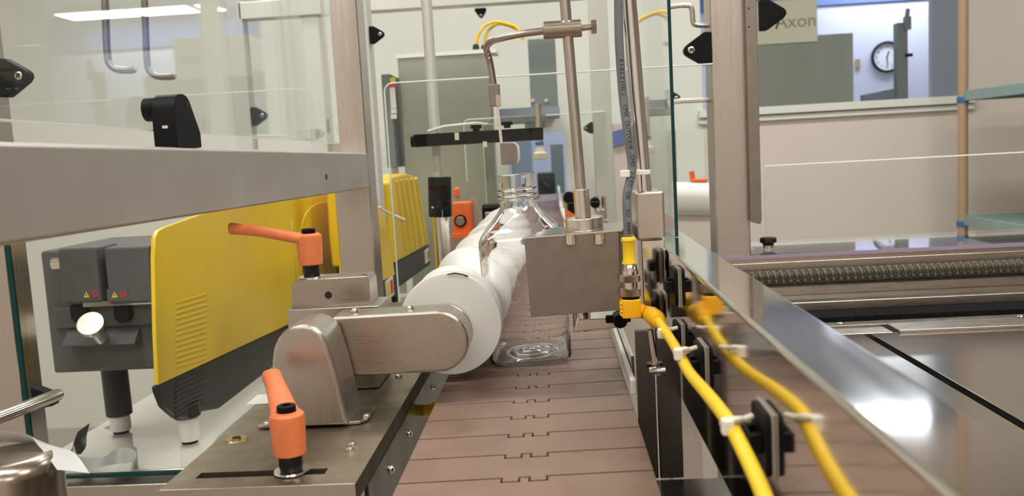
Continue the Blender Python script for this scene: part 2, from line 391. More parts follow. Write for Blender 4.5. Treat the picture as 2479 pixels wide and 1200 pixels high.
# yellow cable
def onface(px, py, off): return XX(px, py, RX0-off)
cp = [XX(1572, 758, .0655), XX(1592, 775, .066), XX(1610, 800, .067), XX(1640, 848, .068), XX(1668, 900, .067), XX(1710, 950, .066),
      XX(1750, 1000, .066), XX(1775, 1040, .067), XX(1815, 1120, .068), XX(1850, 1200, .068), XX(1895, 1330, .066), XX(1990, 1600, .06)]
t = tag(MB().tube(curve(cp, 10), .0031, 16).build('yellow_cable', 'cableyel'), 'yellow sensor cable tied along the mirrored rail down to the lower edge', 'cable')
for (px, py, dx, nm) in ((1608, 806, 2, 'uppermost, just below the yellow elbow plug'), (1650, 856, 3, 'middle one on the yellow cable'), (1772, 1030, 8, 'lowest and largest on the yellow cable')):
    p = XX(px, py, .0665)
    t = thing('cable_tie', 'small white nylon cable tie, '+nm, 'cable tie', p, group='white nylon ties on the yellow cable')
    d = Vector((.1, -.45, -.75)).normalized(); q = p+Vector((.0005, .002, .001))
    u = d.orthogonal().normalized(); w = d.cross(u)
    ring = [q+(u*math.cos(a*PI/10)+w*math.sin(a*PI/10))*.0041 for a in range(21)]
    MB().tube(ring, .0012, 8).build('band', 'tie', t)
    MB().box((p.x-.0045, p.y-.004, p.z-.003), (p.x+.0005, p.y+.001, p.z+.0035)).build('head', 'tie', t, bevel=.0008)
    MB().tube([p+Vector((.001, 0, .0015)), p+Vector((.009, .004, .0025))], .0012, 8).build('tail', 'tie', t)

# ================================================================ SENSOR ASSEMBLY (box, rods, connector)
D = .65
def PY(px, py, d=D): return YY(px, py, d)
# sensor box : bent sheet
t = thing('sensor_box', 'grey-brown sheet steel sensor box hanging in front of the clear bottle', 'sensor box', PY(1390, 760))
f = [PY(1269, 577), PY(1502, 558), PY(1507, 750), PY(1285, 768)]
mb = MB(); mb.prism([(p.x, p.z) for p in f], 'y', D, D+.0018); mb.build('front_panel', 'sheet', t, bevel=.0004)
zt = f[0].z
tp = [PY(1263, 575), PY(1525, 553), YY(1522, 535, .715), YY(1335, 551, .727)]
def quadplate(mb, pts, th, mi=0):
    n = len(pts); v = [tuple(p) for p in pts]+[(p.x, p.y, p.z-th) for p in pts]
    mb.add(v, [tuple(range(n)), tuple(range(2*n-1, n-1, -1))]+[(i, (i+1) % n, (i+1) % n+n, i+n) for i in range(n)], mi); return mb
mb = MB(); quadplate(mb, tp, .0018); mb.build('top_plate', 'chrome', t, bevel=.0003)
q = [PY(1502, 560), YY(1517, 545, .71), YY(1512, 735, .71), PY(1507, 750)]
mb = MB(); mb.add([tuple(p) for p in q]+[(p.x-.0015, p.y, p.z) for p in q], [(0, 1, 2, 3), (7, 6, 5, 4), (0, 4, 5, 1), (1, 5, 6, 2), (2, 6, 7, 3), (3, 7, 4, 0)]); mb.build('side_panel', 'sheet', t)
for px, py in ((1381, 578), (1450, 577)):
    c = PY(px, py, .655)
    MB().cyl((c.x, D-.003, c.z+.004), (c.x, D-.003, c.z-.0022), .0042).cyl((c.x, D-.003, c.z-.0022), (c.x, D-.003, c.z-.0032), .0036).build('knurled_screw', 'chrome', t)
# bracket below the box : small chrome clamp
t = thing('lower_clamp', 'chrome clamp block with black knob under the sensor box over the chain edge', 'clamp', PY(1450, 800, .72))
a, b = YY(1395, 762, .72), YY(1512, 798, .70)
mb = MB(); mb.prism([(a.x, a.z), (b.x, a.z), (b.x, b.z+.002), (a.x-.003, b.z)], 'y', .70, .735); mb.build('block', 'chrome', t, bevel=.001)
c = YY(1500, 778, .69); mb = MB(); mb.cyl((c.x, .68, c.z+.002), (c.x, .70, c.z+.002), .006, n=8); mb.cyl((c.x-.011, .692, c.z+.002), (c.x+.009, .692, c.z+.002), .0035, n=8); mb.build('knob', 'black', t, bevel=.001)
c = YY(1410, 790, .71); MB().cyl((c.x, .715, c.z-.004), (c.x, .715, c.z+.012), .0075).build('pin', 'chrome', t)

# upright rod with disc foot
t = thing('upright_rod', 'slim grey steel rod standing on a round foot on the sensor box', 'steel rod', PY(1414, 552, .672))
dc = YY(1414, 552, .675); top = YY(1362, -60, .672)
ax = (top-dc).normalized()
mb = MB(); mb.cyl(dc-ax*.001, dc+ax*.0085, .0152, n=48); mb.build('foot', 'chrome', t, bevel=.0006)
mb = MB(); mb.cyl(dc+ax*.008, dc+ax*.0305, .0062, n=32); mb.build('collar', 'chrome', t, bevel=.0004)
mb = MB(); mb.cyl(dc+ax*.03, top, .0041, n=24); mb.build('rod', 'steel', t)
# cross clamp with thumbscrew
c = YY(1362, 71, .672)
t = thing('cross_clamp', 'dark steel cross clamp with knurled thumbscrew gripping the upright rod', 'clamp', c)
a, b = YY(1315, 74, .672), YY(1408, 68, .672)
MB().cyl(a, b, .0066).build('barrel', 'brownrod', t, bevel=.0006)
e = YY(1436, 65, .672); MB().cyl(b, e, .0022, n=12).build('thread', 'brownrod', t)
mb = MB(); d = (e-b).normalized()
for k in range(18):
    a2 = 2*PI*k/18
    o2 = Vector((0, math.cos(a2), math.sin(a2)))*.0042
    mb.cyl(e+o2-d*.0015, e+o2+d*.0024, .0009, n=6)
mb.cyl(e-d*.0014, e+d*.0023, .0044); mb.build('thumbscrew', 'brownrod', t)
# bent rod with paddle
t = thing('bent_sensor_arm', 'bent dark steel rod arm carrying a small paddle above the bottle neck', 'sensor arm', YY(1198, 200, .70))
pts = [YY(1316, 75, .672), YY(1262, 82, .672), YY(1215, 92, .675), YY(1190, 100, .68), YY(1178, 113, .69), YY(1180, 128, .70), YY(1186, 150, .705), YY(1191, 180, .705), YY(1195, 206, .705)]
MB().tube(curve(pts, 6), .0027, 16).build('arm_rod', 'brownrod', t)
a, b = YY(1182, 204, .70), YY(1211, 256, .70)
mb = MB(); mb.box((a.x, .70, b.z), (b.x, .71, a.z)); mb.build('holder_block', 'sheet', t, bevel=.0007)
a2 = YY(1199, 230, .6985); mb = MB(); mb.box((a2.x, .6988, b.z-.0003), (b.x+.0007, .7003, a2.z)); mb.build('holder_lip', 'steel', t, bevel=.0003)
s0, s1 = YY(1203, 256, .703), YY(1215, 360, .703)
mb = MB(); mb.add([(s0.x-.001, .703, s0.z), (s0.x+.0012, .703, s0.z), (s1.x+.0012, .703, s1.z), (s1.x-.001, .703, s1.z), (s0.x-.001, .707, s0.z), (s0.x+.0012, .707, s0.z), (s1.x+.0012, .707, s1.z), (s1.x-.001, .707, s1.z)],
    [(0, 1, 2, 3), (7, 6, 5, 4), (0, 4, 5, 1), (2, 6, 7, 3), (1, 5, 6, 2), (0, 3, 7, 4)]); mb.build('strip', 'chrome', t)
a, b = YY(1214, 347, .70), YY(1256, 397, .70)
mb = MB(); mb.prism(rrect(b.x-a.x, a.z-b.z, .004, 6, (a.x+b.x)/2-.001, (a.z+b.z)/2), 'y', .700, .7015); mb.box((a.x-.0012, .700, b.z), (a.x+.003, .706, a.z)); mb.build('paddle', 'sheet', t, bevel=.0003)
mb = MB(); mb.prism(rrect(b.x-a.x, a.z-b.z, .005, 6, (a.x+b.x)/2+.0012, (a.z+b.z)/2+.0005), 'y', .7025, .7045); mb.build('lens', 'white', t, bevel=.0003)

# chrome post with square tube block
t = thing('chrome_post', 'shiny chrome rod set in a square chrome block beside the grey cable', 'post', PY(1560, 600, .66))
a, b = PY(1561, 475, .665), PY(1518, -60, .665)
MB().cyl(a, b, .0056, n=40).build('rod', 'polished', t)
a, b = PY(1537, 465, .655), PY(1612, 580, .655)
prof = rrect(b.x-a.x, a.z-b.z, .003, 5, (a.x+b.x)/2, (a.z+b.z)/2)
MB().prism(prof, 'y', .655, .70).build('block', 'steel', t, bevel=.0022, seg=3, smooth=50)
c, d = PY(1546, 582, .66), PY(1616, 770, .66)
MB().box((c.x+.002, .66, d.z), (min(d.x, .0815), .695, c.z)).build('stem', 'polished', t, bevel=.001)
# grey cable
g = [YY(1494, -60, .655), YY(1497, 0, .655), YY(1499, 100, .655), YY(1508, 230, .655), YY(1522, 340, .65), YY(1530, 410, .648), YY(1518, 470, .645), YY(1519, 530, .643), YY(1521, 580, .643)]
gc = curve(g, 8)
t = thing('grey_cable', 'grey printed sensor cable hanging down to the yellow plug', 'cable', g[-1])
MB().tube(gc, [.0033]*len(gc), 20).build('sheath', 'greycable', t)
# printing along the sheath, letter by letter
txt = "E10L2(UL)  CMX OUTDOOR-CMG 105C OR .5U AWM"
acc = [0]
for i in range(1, len(gc)): acc.append(acc[-1]+(gc[i]-gc[i-1]).length)
def along(s):
    for i in range(1, len(gc)):
        if acc[i] >= s:
            k = (s-acc[i-1])/(acc[i]-acc[i-1]); return gc[i-1].lerp(gc[i], k), (gc[i]-gc[i-1]).normalized()
    return gc[-1], (gc[-1]-gc[-2]).normalized()
mb = MB(); L = acc[-1]; step = .0031; s0 = L-.003-step*len(txt)
for k, ch in enumerate(txt):
    if ch == ' ': continue
    p, tdir = along(s0+k*step)
    n = (EYE+Vector((.12, 0, 0))-p); n = (n-tdir*n.dot(tdir)).normalized(); vv = n.cross(tdir)
    mm = Matrix.Identity(4)
    for i in range(3): mm[i][0] = tdir[i]; mm[i][1] = vv[i]; mm[i][2] = n[i]; mm[i][3] = (p+n*.00328)[i]
    mb.text(ch, .0042, mm, depth=.0001)
mb.build('printing', 'ink', t, weld=False, smooth=0)
# white tie round rod and cable
a = PY(1508, 421, .645)
t = thing('cable_tie', 'white nylon cable tie binding the grey cable to the chrome rod', 'cable tie', a)
b = PY(1574, 419, .66)
MB().prism(rrect(b.x-a.x, .0165, .006, 5, (a.x+b.x)/2, .6585), 'z', a.z-.0015, a.z+.0018).build('band', 'tie', t, bevel=.0004)
MB().box((a.x-.002, .643, a.z-.0025), (a.x+.005, .65, a.z+.0028)).build('head', 'tie', t, bevel=.0006)
# connector
ca, cb = YY(1521, 575, .643), YY(1527, 724, .643); dn = (cb-ca).normalized(); Lc = (cb-ca).length
Mz = Matrix.Translation(ca) @ dn.to_track_quat('Z', 'Y').to_matrix().to_4x4()
k = Lc/149
t = thing('cable_connector', 'knurled round metal plug coupling between grey cable and yellow elbow', 'connector', cb)
MB().lathe([(.0035, -2*k), (.0052, 0), (.0056, 6*k), (.0046, 12*k), (.0046, 52*k), (.0056, 60*k), (.0056, 62*k)], 32, 0, Mz).build('strain_relief', 'cableyel', t)
mb = MB(); mb.lathe([(.0048, 61*k), (.0055, 64*k), (.0066, 86*k), (.0066, 88*k)], 32, 0, Mz); mb.lathe([(.0056, 106*k), (.0056, 122*k)], 32, 0, Mz); mb.build('sleeve', 'chrome', t)
for za, zb in ((88, 107), (121, 142)):
    n = 72; rings = []
    for z, rr in ((za, .0060), (za+2, .0073), (zb-2, .0073), (zb, .0060)):
        rings.append([((rr+(.00035 if i % 2 else -.00035))*math.cos(2*PI*i/n), (rr+(.00035 if i % 2 else -.00035))*math.sin(2*PI*i/n), z*k) for i in range(n)])
    MB().loft(rings, M4=Mz).build('knurled_nut', 'brownrod', t, smooth=0)
MB().lathe([(.0064, 142*k), (.0067, 143*k), (.0067, 147*k), (.0056, 149*k)], 32, 0, Mz).build('seal_ring', 'black', t)
# elbow plug
a = YY(1526, 722, .643)
t = thing('elbow_plug', 'orange-yellow moulded elbow plug joining the connector to the yellow cable', 'plug', a)
mb = MB(); mb.prism(rrect(.0145, .0145, .003, 4, a.x+.0002, .643), 'z', a.z-.0140, a.z)
for k2 in range(4): mb.box((a.x-.0082, .637, a.z-.0125+k2*.003), (a.x-.006, .649, a.z-.0108+k2*.003))
mb.build('housing', 'connyel', t, bevel=.0012)
p1, p2, p3 = YY(1536, 748, .643), YY(1562, 757, .64), YY(1590, 773, .63)
p2, p3 = cp[0], cp[1]
MB().tube([p1, p1.lerp(p2, .5), p2.lerp(p3, .0), p2.lerp(p3, .3), p2.lerp(p3, .85), p2.lerp(p3, 1.1)], [.0056, .0052, .0052, .0064, .0064, .0045], 20).build('boot', 'connyel', t)

# ================================================================ BOTTLE
yb = ZZ(1285, 889, 0).y
BX = ZZ(1287, 886, 0).x; bh = .0376
bc = Vector((BX, yb+bh, 0))
def rring(w, r, z, n=10):
    r = min(r, w); out = []
    for qx, qy, a0 in ((1, 1, 0), (-1, 1, 90), (-1, -1, 180), (1, -1, 270)):
        for k in range(n+1):
            a = math.radians(a0+90*k/n); out.append(Vector((qx*(w-r)+r*math.cos(a), qy*(w-r)+r*math.sin(a), z)))
    return out
Hs = .1165
outer = [(bh-.007, .012, .0002), (bh-.003, .012, .001), (bh-.0008, .012, .0035), (bh, .012, .007), (bh-.0004, .012, .010), (bh, .012, .03), (bh, .012, .08), (bh, .012, Hs-.006), (bh-.0003, .013, Hs-.002), (bh-.002, .014, Hs+0.00181),
         (.0310, .016, Hs+0.00814), (.0250, .0175, Hs+0.01493), (.0205, .018, Hs+0.02036), (.0182, .0182, Hs+0.02353), (.0172, .0172, Hs+0.02534), (.0168, .0168, Hs+0.02715),
         (.0168, .0168, Hs+0.03032), (.0205, .0205, Hs+0.03077), (.0207, .0207, Hs+0.03149), (.0205, .0205, Hs+0.03222), (.0168, .0168, Hs+0.03276), (.0167, .0167, Hs+0.03484),
         (.0186, .0186, Hs+0.03548), (.0188, .0188, Hs+0.03638), (.0168, .0168, Hs+0.03711), (.0167, .0167, Hs+0.04027), (.0184, .0184, Hs+0.04091), (.0186, .0186, Hs+0.04181), (.0168, .0168, Hs+0.04254),
         (.0166, .0166, Hs+0.05339), (.0168, .0168, Hs+0.05430), (.0166, .0166, Hs+0.05484)]
th = .0011
inner = [(.0154, .0154, Hs+0.05466), (.0152, .0152, Hs+0.05249), (.0152, .0152, Hs+0.02806), (.0160, .016, Hs+0.02444), (.0192, .017, Hs+0.02009), (.0238, .0163, Hs+0.01448), (.0297, .015, Hs+0.00724),
         (bh-.0028, .013, Hs+0.00091), (bh-th, .011, Hs-.006), (bh-th, .011, .08), (bh-th, .011, .03), (bh-th, .011, .0075), (bh-.0024, .011, .0042), (bh-.005, .011, .0022), (bh-.009, .011, .0016)]
rings = [rring(*r) for r in outer]+[rring(*r) for r in inner]
n = len(rings[0])
def base_z(q): return .0004 + .0035*(1-q)**1 + .0006*math.cos(q*PI*7)*(1 if q < .95 else 0)
# concentric rings in the bottle's floor, outside and inside
inner_fl = []
w_in = bh-.009
for q in [i/28 for i in range(27, 0, -1)]:
    inner_fl.append(rring(w_in*q, 1 if q < .8 else .011+(w_in*.9-.011)*(1-(q-.8)*5), .0016+base_z(q)-.0004, 10))
outer_fl = []
for q in [i/28 for i in range(1, 28)]:
    outer_fl.append(rring((bh-.009)*q, 1 if q < .8 else .011+((bh-.009)*.9-.011)*(1-(q-.8)*5), base_z(q)-.0004+.0003, 10))
allr = rings+inner_fl
TB = Matrix.Translation(bc) @ Matrix.Rotation(math.radians(-2.2), 4, 'Y') @ Matrix.Rotation(math.radians(-1.0), 4, 'Z')
bottle = thing('plastic_bottle', 'empty clear square plastic bottle with open threaded neck standing on the brown chain', 'bottle', bc)
mb = MB()
v = [tuple(p) for r in allr for p in r]; R = len(allr); fcs = []
for j in range(R-1):
    for i in range(n): fcs.append((j*n+i, j*n+(i+1) % n, (j+1)*n+(i+1) % n, (j+1)*n+i))
fcs.append(tuple((R-1)*n+i for i in range(n)))
off = len(v); v += [tuple(p) for r in outer_fl for p in r]; R2 = len(outer_fl)
fcs.append(tuple(off+i for i in range(n-1, -1, -1)))
for j in range(R2-1):
    for i in range(n): fcs.append((off+j*n+i, off+j*n+(i+1) % n, off+(j+1)*n+(i+1) % n, off+(j+1)*n+i))
for i in range(n): fcs.append((off+(R2-1)*n+i, off+(R2-1)*n+(i+1) % n, (i+1) % n, i))
mb.add(v, fcs, 0, TB); mb.apply(lambda c: Vector((c.x, c.y, c.z+.0012+.02*(c.x+.026)*.5)))
mb.build('body', 'pet', bottle, smooth=60)
mb = MB()
marks = [('500 mL', .100), ('400', .083), ('300', .066), ('200', .049), ('100', .030)]
for s, z in marks:
    Mt = TB @ Matrix.Translation((-.0135, bh+.0002, z)) @ Matrix.Rotation(PI/2, 4, 'X') @ Matrix.Rotation(PI, 4, 'Y')
    mb.text(s, .0075, Mt, depth=.0006)
    if z < .09:
        mb.box((-.016, bh-.0001, z+.0075), (-.007, bh+.0006, z+.0083), 0, TB)
mb.build('graduation', 'pet', bottle, weld=False, smooth=0)

# ================================================================ TIMING SCREW
sc = YY(1090, 785, .725); SR = .0443; SY0, SY1 = .725, 1.66; pitch = .155
t = thing('timing_screw', 'long white plastic timing screw with deep helical pockets left of the chain', 'timing screw', sc)
rings = []; NY, NT = 200, 72
for j in range(NY+1):
    y = SY0+(SY1-SY0)*j/NY; ring = []
    for i in range(NT):
        a = 2*PI*i/NT; ph = (y-.735)/pitch - (a/(2*PI))
        gsh = (.5-.5*math.cos(2*PI*ph))**.8
        bl = min(1, max(0, (y-SY0-.012)/.03)); bl = bl*bl*(3-2*bl)
        fade = 1 if y < .85 else max(.0, 1-(y-.85)/.30)
        depth = .022*fade+.004*(1-fade)
        r = SR-depth*gsh*bl
        if j == 0: r -= .0008
        ring.append((sc.x+r*math.cos(a), y, sc.z+r*math.sin(a)))
    rings.append(ring)
MB().loft(rings).build('screw_body', 'uhmw', t, smooth=50)
MB().cyl((sc.x, .722, sc.z), (sc.x, SY1+.06, sc.z), .008).build('shaft', 'chrome', t)
mb = MB(); 
for k in range(7):
    x = -.010+.0028*k; a = YY(1098+0*k, 664, .661)
mb.tube([YY(1082, 664, .7243), YY(1100, 661, .7243), YY(1120, 664, .7243), YY(1133, 669, .7243)], [.0004, .0007, .0006, .0008], 6); mb.build('pen_mark', 'ink', t)

# ================================================================ LEFT BED PLATE with its covers
pr_ = -.1285
pl0, pl1 = ZZ(365, 1200, 0), ZZ(650, 960, 0)
plx = (pl0.x+pl1.x)/2
pf = ZZ(850, 1168, 0).y
t = thing('bed_plate', 'dull brown-grey steel mounting plate with a long slot, left of the chain', 'steel plate', ((plx+pr_)/2, .8, -.08))
slot_y = ZZ(700, 1143, 0).y; sx0, sx1 = ZZ(472, 1158, 0).x, ZZ(795, 1133, 0).x
# plate with a slot cut : four boxes round the slot
mb = MB(); g = .005
mb.box((plx, pf, -.012), (pr_, slot_y-g, 0)); mb.box((plx, slot_y+g, -.012), (pr_, 1.15, 0)); mb.box((plx, slot_y-g, -.012), (sx0, slot_y+g, 0)); mb.box((sx1, slot_y-g, -.012), (pr_, slot_y+g, 0))
mb.build('top', 'dull', t, smooth=0)
mb = MB(); mb.box((plx, pf-.0012, -.06), (pr_, pf, 0)); mb.build('front_edge', 'steel_x', t, bevel=.0005)
mb = MB(); mb.prism([(pf+.03, -.013), (1.15, -.013), (1.15, -.09), (pf+.045, -.09), (pf+.03, -.075)], 'x', pr_-.003, pr_); mb.build('side_flange', 'darksteel', t, bevel=.0005)
mb = MB(); mb.box((sx0, slot_y-g, -.02), (sx1, slot_y+g, -.0125)); mb.build('slot_bottom', 'charcoal', t)
for px, py in ((853, 1077), (848, 1089), (965, 912), (985, 880)):
    mb = MB(); screw(mb, Matrix.Translation(ZZ(px, py, 0)), .0032, .0022); mb.build('screw', 'chrome', t)
for yy in (.60, .68, .82):
    mb = MB(); screw(mb, TR((pr_, yy, -.03), (0, PI/2, 0)), .0035, .002); mb.build('side_screw', 'chrome', t)
MB().lathe([(.001, .0012), (.003, .0012), (.0032, .0004), (.0075, .0008), (.0085, 0)], 24, 0, Matrix.Translation(ZZ(573, 1063, 0))).build('plug', 'brass', t)
c = ZZ(573, 1063, 0); MB().cyl((c.x, c.y, .001), (c.x, c.y, .0018), .0032, n=6).build('socket', 'ink', t)
c = ZZ(645, 967, .0); MB().box((c.x-.012, c.y-.014, .0002), (c.x+.012, c.y+.014, .0008)).build('sticker', 'labelw', t)
# cross tie under the chain
mb = MB(); mb.box((pr_-.05, .50, -.075), (.045, .53, -.058)); tag(mb.build('cross_bar', 'steel_x', bevel=.001), 'grey steel cross bar between the bed plate and the chain at the bottom', 'cross bar')
# yellow air hose glimpsed under the plate
mb = MB(); mb.tube(curve([(-.20, .78, -.03), (-.13, .76, -.035), (-.112, .755, -.03), (-.10, .77, -.05)], 8), .005, 12); mb.build('x', 'cableyel').name = 'yellow_hose'
tag(bpy.data.objects['yellow_hose'], 'short yellow hose glimpsed in the dark gap beside the chain', 'hose')

# upright cover
U0 = ZZ(770, 1038, 0).y
opx = [(662, 1044), (656, 960), (657, 872), (661, 843), (671, 820), (686, 802), (708, 790), (735, 786), (757, 791), (775, 803), (787, 822), (797, 852), (812, 900), (826, 960), (838, 1010), (846, 1032)]
poly = [(YY(px, py, U0).x, max(0.0015, YY(px, py, U0).z)) for px, py in opx]
# resample smooth
t = thing('upright_drive_cover', 'rounded upright brushed steel drive cover standing on the bed plate', 'drive cover', (sum(p[0] for p in poly)/len(poly), U0, 0))
MB().prism(poly, 'y', U0, U0+.048).build('shell', 'steel', t, bevel=.0035, seg=3, smooth=50)
mb = MB(); a, b = ZZ(835, 1037, 0), ZZ(905, 1000, 0)
mb.prism([(a.x-.004, U0+.004), (b.x-.005, U0+.006), (b.x, U0+.012), (b.x, U0+.040), (a.x-.004, U0+.042)], 'z', .0005, .003); mb.build('foot_flange', 'steel_x', t, bevel=.0008); mb = MB()
a = ZZ(615, 1048, 0); mb.prism([(a.x, U0+.004), (poly[0][0]+.003, U0+.004), (poly[0][0]+.003, U0+.034), (a.x+.004, U0+.034)], 'z', .0005, .003); mb.build('foot_flange', 'steel_x', t, bevel=.0008)
mb = MB()
for c in (ZZ(888, 1008, .003), ZZ(648, 1027, .003)): screw(mb, Matrix.Translation(c), .003, .002)
mb.build('screw', 'chrome', t)

# horizontal cover arm
AY = U0+.0495
a, b = YY(800, 757, AY), YY(1134, 827, AY); bt = YY(1060, 901, AY); tp_ = YY(1060, 753, AY)
zc0, zc1 = bt.z, tp_.z; rr = (zc1-zc0)/2; ccx = b.x-rr; ccz = (zc0+zc1)/2
poly = [(a.x, zc0-.0005), (a.x, zc1-.001)]+[(ccx+rr*math.cos(math.radians(90-180*k/24)), ccz+rr*math.sin(math.radians(90-180*k/24))) for k in range(25)]
t = thing('arm_drive_cover', 'horizontal brushed steel arm cover with rounded end holding the timing screw', 'drive cover', (ccx, AY, zc0))
MB().prism(poly, 'y', AY, AY+.034).build('shell', 'steel_x', t, bevel=.0025, seg=3, smooth=50)
a2x = YY(965, 757, AY).x; poly2 = [(a2x, zc0+.001), (a2x, zc1-.003)]+[(ccx+.001+rr*.96*math.cos(math.radians(90-180*k/24)), ccz+rr*.96*math.sin(math.radians(90-180*k/24))) for k in range(25)]
MB().prism(poly2, 'y', AY+.035, AY+.0455).build('back_plate', 'chrome', t, bevel=.001, smooth=50)
mb = MB()
for px in (858, 992):
    c = YY(px, 738, AY+.017); screw(mb, Matrix.Translation((c.x, AY+.017, zc1-.0005)), .0034, .0024)
mb.build('screw', 'chrome', t)
MB().cyl((ccx, AY+.0455, sc.z), (ccx, SY0, sc.z), .012).build('bearing', 'chrome', t)

# support block behind the covers
BKY = .726
t = thing('support_block', 'milled steel support block with a small hole behind the drive covers', 'steel block', (YY(800, 780, BKY).x, BKY, 0))
ptsb = [(705, 745), (705, 690), (718, 678), (886, 668), (893, 678), (898, 735)]
MB().prism([(YY(px, py, BKY).x, YY(px, py, BKY).z) for px, py in ptsb], 'y', BKY, BKY+.032).build('upper_block', 'steel_x', t, bevel=.0008)
a, b = YY(694, 750, BKY-.012), YY(920, 800, BKY-.012)
MB().box((a.x, BKY-.012, .02), (b.x, BKY+.035, a.z)).build('middle_block', 'steel', t, bevel=.0008)
a, b = YY(850, 905, BKY-.01), YY(925, 950, BKY-.01)
MB().box((a.x-.03, BKY-.016, .001), (b.x-.001, BKY+.037, .02)).build('lower_block', 'steel', t, bevel=.0008)
c = YY(795, 714, BKY); MB().cyl((c.x, BKY-.0004, c.z), (c.x, BKY+.001, c.z), .0031).build('hole', 'ink', t)
c = YY(879, 671, BKY+.01); MB().prism([(-.004, 0), (0, .003), (.004, 0), (0, -.003)], 'z', 0, .0008, 0, TR((c.x, BKY+.008, YY(879, 669, BKY).z+.0001))).build('corner_mark', 'chrome', t)

# orange clamping levers : local model, stud at origin, handle along +X
lev = thing('clamping_lever', 'orange clamping lever with black bolt on a washer over the plate slot', 'clamping lever')
mb = MB(); mb.lathe([(.008, .0105), (.0093, .011), (.0101, .030), (.0099, .034), (.008, .0356), (.0055, .0358)], 32)
mb.build('hub', 'orange', lev, world=False, bevel=.0004)
hp = curve([(.002, 0, .0315), (.014, 0, .0335), (.028, 0, .037), (.044, 0, .0405), (.058, 0, .0425), (.062, 0, .043)], 6)
rings = []
for i, p in enumerate(hp):
    q = i/(len(hp)-1); wy = .0090-.0032*min(1, q*1.6)+.0006*max(0, q-.4); wz = .0042 if q < .5 else .0042+.0012*(q-.5)
    if q > .97: wy *= .55; wz *= .55
    elif q > .93: wy *= .85; wz *= .85
    rings.append([(p.x, p.y+wy*math.copysign(abs(math.cos(a))**.7, math.cos(a)), p.z+wz*math.copysign(abs(math.sin(a))**.7, math.sin(a))) for a in [2*PI*k/20 for k in range(20)]])
MB().loft(rings).build('handle', 'orange', lev, world=False)
mb = MB(); mb.lathe([(.0005, .037), (.0026, .037), (.0027, .0395), (.005, .0395), (.0055, .039), (.0055, .034), (.0005, .034)], 24); mb.build('bolt', 'black', lev, world=False)
MB().lathe([(.0062, .001), (.0068, .004), (.0068, .0105), (.0058, .0112)], 24).build('stud', 'blackmetal', lev, world=False)
MB().lathe([(.004, 0), (.0098, 0), (.0102, .0006), (.0098, .0014), (.004, .0014)], 32).build('washer', 'chrome', lev, world=False)
base2 = ZZ(706, 1143, 0); base2.y = slot_y
lev.scale = (1.09, 1.09, 1.09); lev.location = base2+Vector((0, 0, .0005)); lev.rotation_euler = (0, 0, math.atan2(.055, -.026))
lev['label'] = 'near orange clamping lever on a washer over the slot of the bed plate'
b1 = YY(756, 676, BKY+.014)
l2 = dup(lev, loc=(b1.x, BKY+.014, YY(790, 672, BKY).z-.0012), rot=(0, 0, math.radians(184)), label='far orange clamping lever pointing left on top of the steel support block')
for o in (lev, l2): o['group'] = 'orange clamping levers'

# ================================================================ GUARD FRAME
GX0, GX1 = -.3135, -.2625
GY = 1.22
t = thing('guard_post', 'brushed steel square guard post at the left of the chain behind the steel beam', 'guard post', ((GX0+GX1)/2, GY+.025, -.9))
MB().prism(rrect(GX1-GX0, .05, .003, 3, (GX0+GX1)/2, GY+.025), 'z', -.9, 1.2).build('tube', 'steel', t, smooth=30)
t = thing('guard_beam', 'heavy brushed steel guard beam running from the left edge to the left post', 'guard beam', ((GX0+GX1)/2, .7, .153))
prof = rrect(GX1-GX0, .0495, .003, 3, (GX0+GX1)/2, .1785)
MB().prism(prof, 'y', -.1, GY-.0005).apply(lambda c: Vector((c.x, c.y, c.z+(GY-c.y)*.009))).build('tube', 'stain_steel', t, smooth=30)
c = XX(790, 428, GX1); MB().cyl((GX1-.001, c.y, c.z), (GX1+.0003, c.y, c.z), .0034).build('hole', 'ink', t)
# left glass above beam
gx = -.284
lean = lambda c: Vector((c.x, c.y, c.z+(GY-c.y)*.009) if c.z < .5 else (c.x, c.y, c.z))
gy1 = XX(817, 358, gx).y; gz = XX(700, 354, gx).z
pane = thing('guard_screen', 'tall clear glass panel standing above the steel beam at the left', 'glass panel', (gx, .8, .21))
MB().box((gx-.003, -.1, .2165), (gx+.003, min(gy1, 1.215), .95)).apply(lean).build('glass', 'glass', pane, smooth=0)
MB().box((gx-.0032, -.1, .2157), (gx+.0032, min(gy1, 1.215), .2165)).box((gx-.0032, min(gy1, 1.215), .2157), (gx+.0032, min(gy1, 1.215)+.0012, .95)).apply(lean).build('glass_edge', 'edge_pale', pane, smooth=0)
# black panel clamp on beam
zb0 = .2035+.6*.009-.0002; cy = .6235; X1 = -.2635
t = thing('panel_clamp', 'black wedge-shaped clamp with thumb knob on the beam, gripping the left glass', 'panel clamp', (-.275, cy, zb0))
wpx = .0215
prof = [(-wpx, 0), (-wpx, .0265), (-wpx*.8, .0345), (-.012, .0375), (-.004, .0382), (.002, .0372), (.0065, .034), (wpx, .011), (wpx, 0)]
mb = MB(); mb.prism([(y+cy, z+zb0) for y, z in prof], 'x', X1-.0165, X1); mb.build('body', 'black', t, bevel=.0008)
MB().box((X1-.0095, cy-wpx-.0003, zb0+.0135), (X1-.0055, cy-wpx+.002, zb0+.0155)).build('slot_gap', 'wall', t)
MB().cyl((X1-.0155, cy-.008, zb0+.028), (X1-.0265, cy-.008, zb0+.028), .0085).build('knob', 'black', t, bevel=.001)
MB().cyl((X1-.0002, cy+.001, zb0+.031), (X1+.0003, cy+.001, zb0+.031), .0022).build('screw_hole', 'ink', t)

